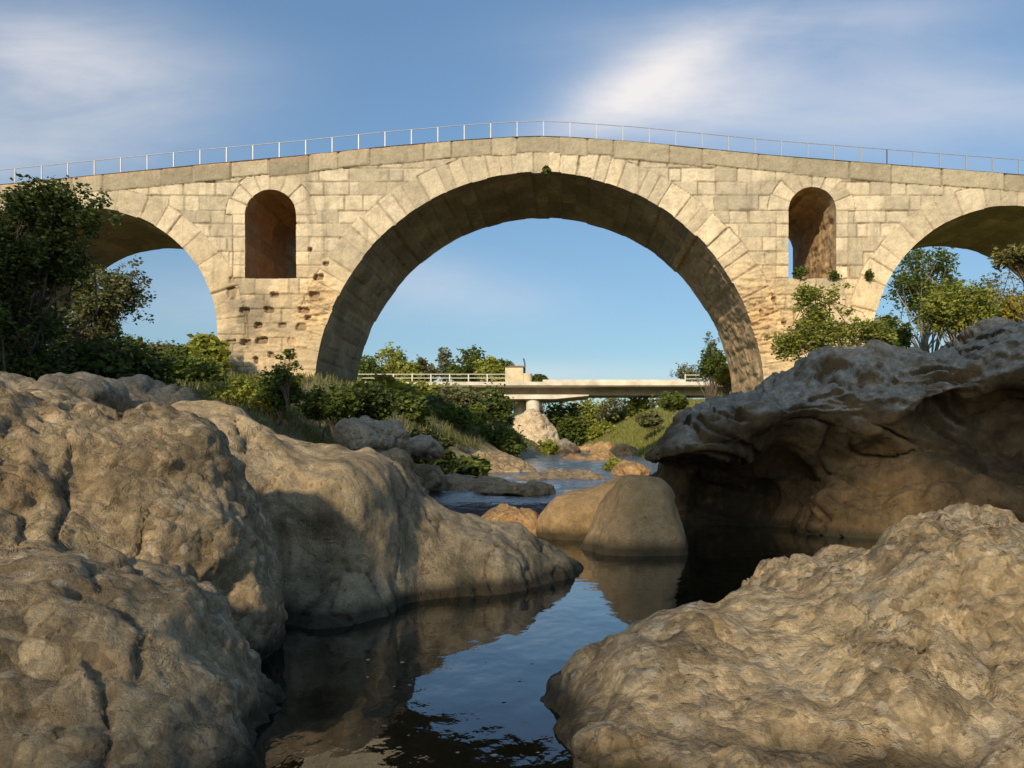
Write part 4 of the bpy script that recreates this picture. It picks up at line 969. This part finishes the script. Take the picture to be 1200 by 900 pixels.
# ------------------------------------------------------------------ the road bridge beyond
YB = 82.
kx = lambda px, Y=YB: (px-CX)/F*Y
kz = lambda py, Y=YB: CAMZ+(HY-py)/F*Y
rb_ = empty('road_bridge', (kx(620), YB, 0), 'flat modern concrete road bridge seen far off through the main arch', 'bridge')
x0, x1 = kx(340), kx(900)
def rel_(mb, name, m, par=rb_, label=None):
    v, q = mb.get(); return part(name, v, q, m, par, False, label=label)
mb = MB()   # deck edge with a proud lip, slightly rising in the middle
mb.box((x0, YB, kz(452.5)), (x1, YB+7, kz(449.2))); mb.box((x0, YB-.12, kz(451.5)), (x1, YB-.0, kz(447.5)))
rel_(mb, 'deck', M['concrete'])
mb = MB(); mb.box((x0, YB+2.2, kz(461.5)), (x1, YB+2.8, kz(452.5)-.004)); mb.box((x0, YB+5.2, kz(461.5)), (x1, YB+5.8, kz(452.5)-.004)); rel_(mb, 'girder', M['concrete_shade'])
# hammerhead and pier
zt_, zb_, zm = kz(461.8), kz(467), kz(463.2)
prof = [(kx(557), zt_), (kx(690), zt_), (kx(690), zm), (kx(650), zb_-.0), (kx(597), zb_), (kx(557), zm)]
Vp = np.array([(x, y, z) for y in (YB+.6, YB+6.2) for x, z in prof]); n = 6
Qp = [(k, (k+1) % n, (k+1) % n+n, k+n) for k in range(n)]
mbp = MB(); mbp.add(Vp, np.array(Qp)); mbp.add(Vp, np.array([(5, 4, 3, 0), (0, 3, 2, 1), (6, 9, 10, 11), (7, 8, 9, 6)])); rel_(mbp, 'pier_head', M['concrete'])
for px, rad, y in ((624, .75, YB+1.6), (607, .8, YB+4.6)):
    mb = MB(); mb.tube([(kx(px), y, kz(498)), (kx(px), y, kz(480)), (kx(px), y, zb_-.004)], rad, 20); v, q = mb.get(); part('pier', v, q, M['concrete'], rb_, True)
RP = []
for xa_, xb_, dz_ in ((x0, kx(592), 0), (kx(803), x1, 1)):
    mb = MB(); zz = 438.5+dz_; mb.box((xa_, YB-.03, kz(zz)-.035), (xb_, YB+.05, kz(zz)+.035)); r_ = rel_(mb, 'railing', M['road_rail'])
    mb = MB(); zz = 443.+dz_; mb.box((xa_, YB-.03, kz(zz)-.035), (xb_, YB+.05, kz(zz)+.035)); rel_(mb, 'lower_bar', M['road_rail'], r_)
    for px in (np.arange(351, 593, 22) if dz_ == 0 else np.arange(803, 900, 22)):
        RP.append((px, r_))
mb = MB(); mb.box((-.065, -.05, 0), (.065, .05, kz(438.5)-kz(448))); v, q = mb.get(); pm2 = mesh_np('post', v, q, M['road_rail'], False)
for px, r_ in RP:
    o = link('post', pm2, r_); o.location = Vector((kx(px), YB, kz(448)))-parent_world(r_)
mb = MB(); mb.box((kx(636), YB-.02, kz(447.5)), (kx(803), YB+.12, kz(444.8))); rel_(mb, 'parapet', M['concrete'])
# pale rock mound that carries the pier
slab(624, 479, YB-1, 74, 84, 3.6, M['rock_pale'], 'pale rock mound carrying the pier of the road bridge', name='rock_mound', cell=.16)
# little stone house behind the road bridge
hs = empty('house', (kx(605, 96), 96, kz(450, 96)), 'little pale stone building with a low tiled roof standing beside the road bridge', 'building')
K = lambda px: kx(px, 96); Z = lambda py: kz(py, 96)
mb = MB(); mb.box((K(592), 96, Z(470)), (K(613), 100, Z(430))); rel_(mb, 'wall', M['plaster'], hs)
mb = MB(); xa, xb, xm = K(591), K(614), K(603)
Vr = np.array([(xa, 95.8, Z(430)+.01), (xb, 95.8, Z(430)+.01), (xb, 100.2, Z(430)+.01), (xa, 100.2, Z(430)+.01), (K(597), 98, Z(426.2)), (K(612), 98, Z(426.2))])
mb.add(Vr, np.array([(0, 1, 5, 4), (2, 3, 4, 5), (3, 0, 4, 4), (1, 2, 5, 5), (0, 3, 2, 1)])); 
Vq, Qq = mb.get(); part('roof', Vq, Qq[:2], M['roof'], hs, False); part('gable', Vq, np.array([(3, 0, 4), (1, 2, 5)]), M['plaster'], hs, False)
mb = MB(); mb.tube([(K(617.5), 96.5, Z(470)), (K(617.5), 96.5, Z(450)), (K(617.5), 96.5, Z(437.5))], .62, 20); v, q = mb.get(); part('turret', v, q, M['plaster'], hs, True)
mb = MB(); mb.tube([(K(614.5), 97, Z(437)), (K(614.5), 97, Z(425)), (K(613), 97, Z(419))], .09, 8); v, q = mb.get(); part('pipe', v, q, M['rail_dark'], hs, True)
# old timber stakes on the left bank
fo = empty('stake_fence', tuple(P(475, 488, 70)), 'short row of weathered brown stakes on the far left bank', 'fence')
mb = MB(); mb.box((-2.0, -.05, 1.15), (2.0, .05, 1.3)); v, q = mb.get(); link('cross_rail', mesh_np('cross_rail', v, q, M['wood'], False), fo)
mb = MB(); mb.box((-.13, -.08, -.6), (.13, .08, 1.5)); v, q = mb.get(); sm_ = mesh_np('stake', v, q, M['wood'], False)
for k in range(8): o = link('stake', sm_, fo); o.location = (-1.9+k*.54, -.14, .06*math.sin(k*2.1))

# flecks of foam and fallen leaves drifting at the near end of the pool
r_ = np.random.default_rng(900); mb = MB()
for k in range(20):
    px = r_.uniform(430, 640); py = r_.uniform(770, 890)
    Yq = CAMZ*F/(py-HY); x = (px-CX)/F*Yq; rad = r_.uniform(.006, .018); nq = 8; a = np.arange(nq)*2*np.pi/nq
    rr_ = rad*r_.uniform(.6, 1.2, nq); zc = .012
    Vq = np.concatenate([np.stack([x+rr_*np.cos(a), Yq+rr_*.8*np.sin(a), np.full(nq, zc)], 1), [[x, Yq, zc+rad*.3]]])
    mb.add(Vq, np.array([(i, (i+1) % nq, nq, nq) for i in range(nq)])[:, :3])
v, q = mb.get(); M['foam'] = simple('foam', (.30, .27, .2), .7, 30, .3)
link('foam', mesh_np('foam', v, q, M['foam'], True), kind='stuff', label='pale flecks of foam drifting on the near end of the pool', category='foam')
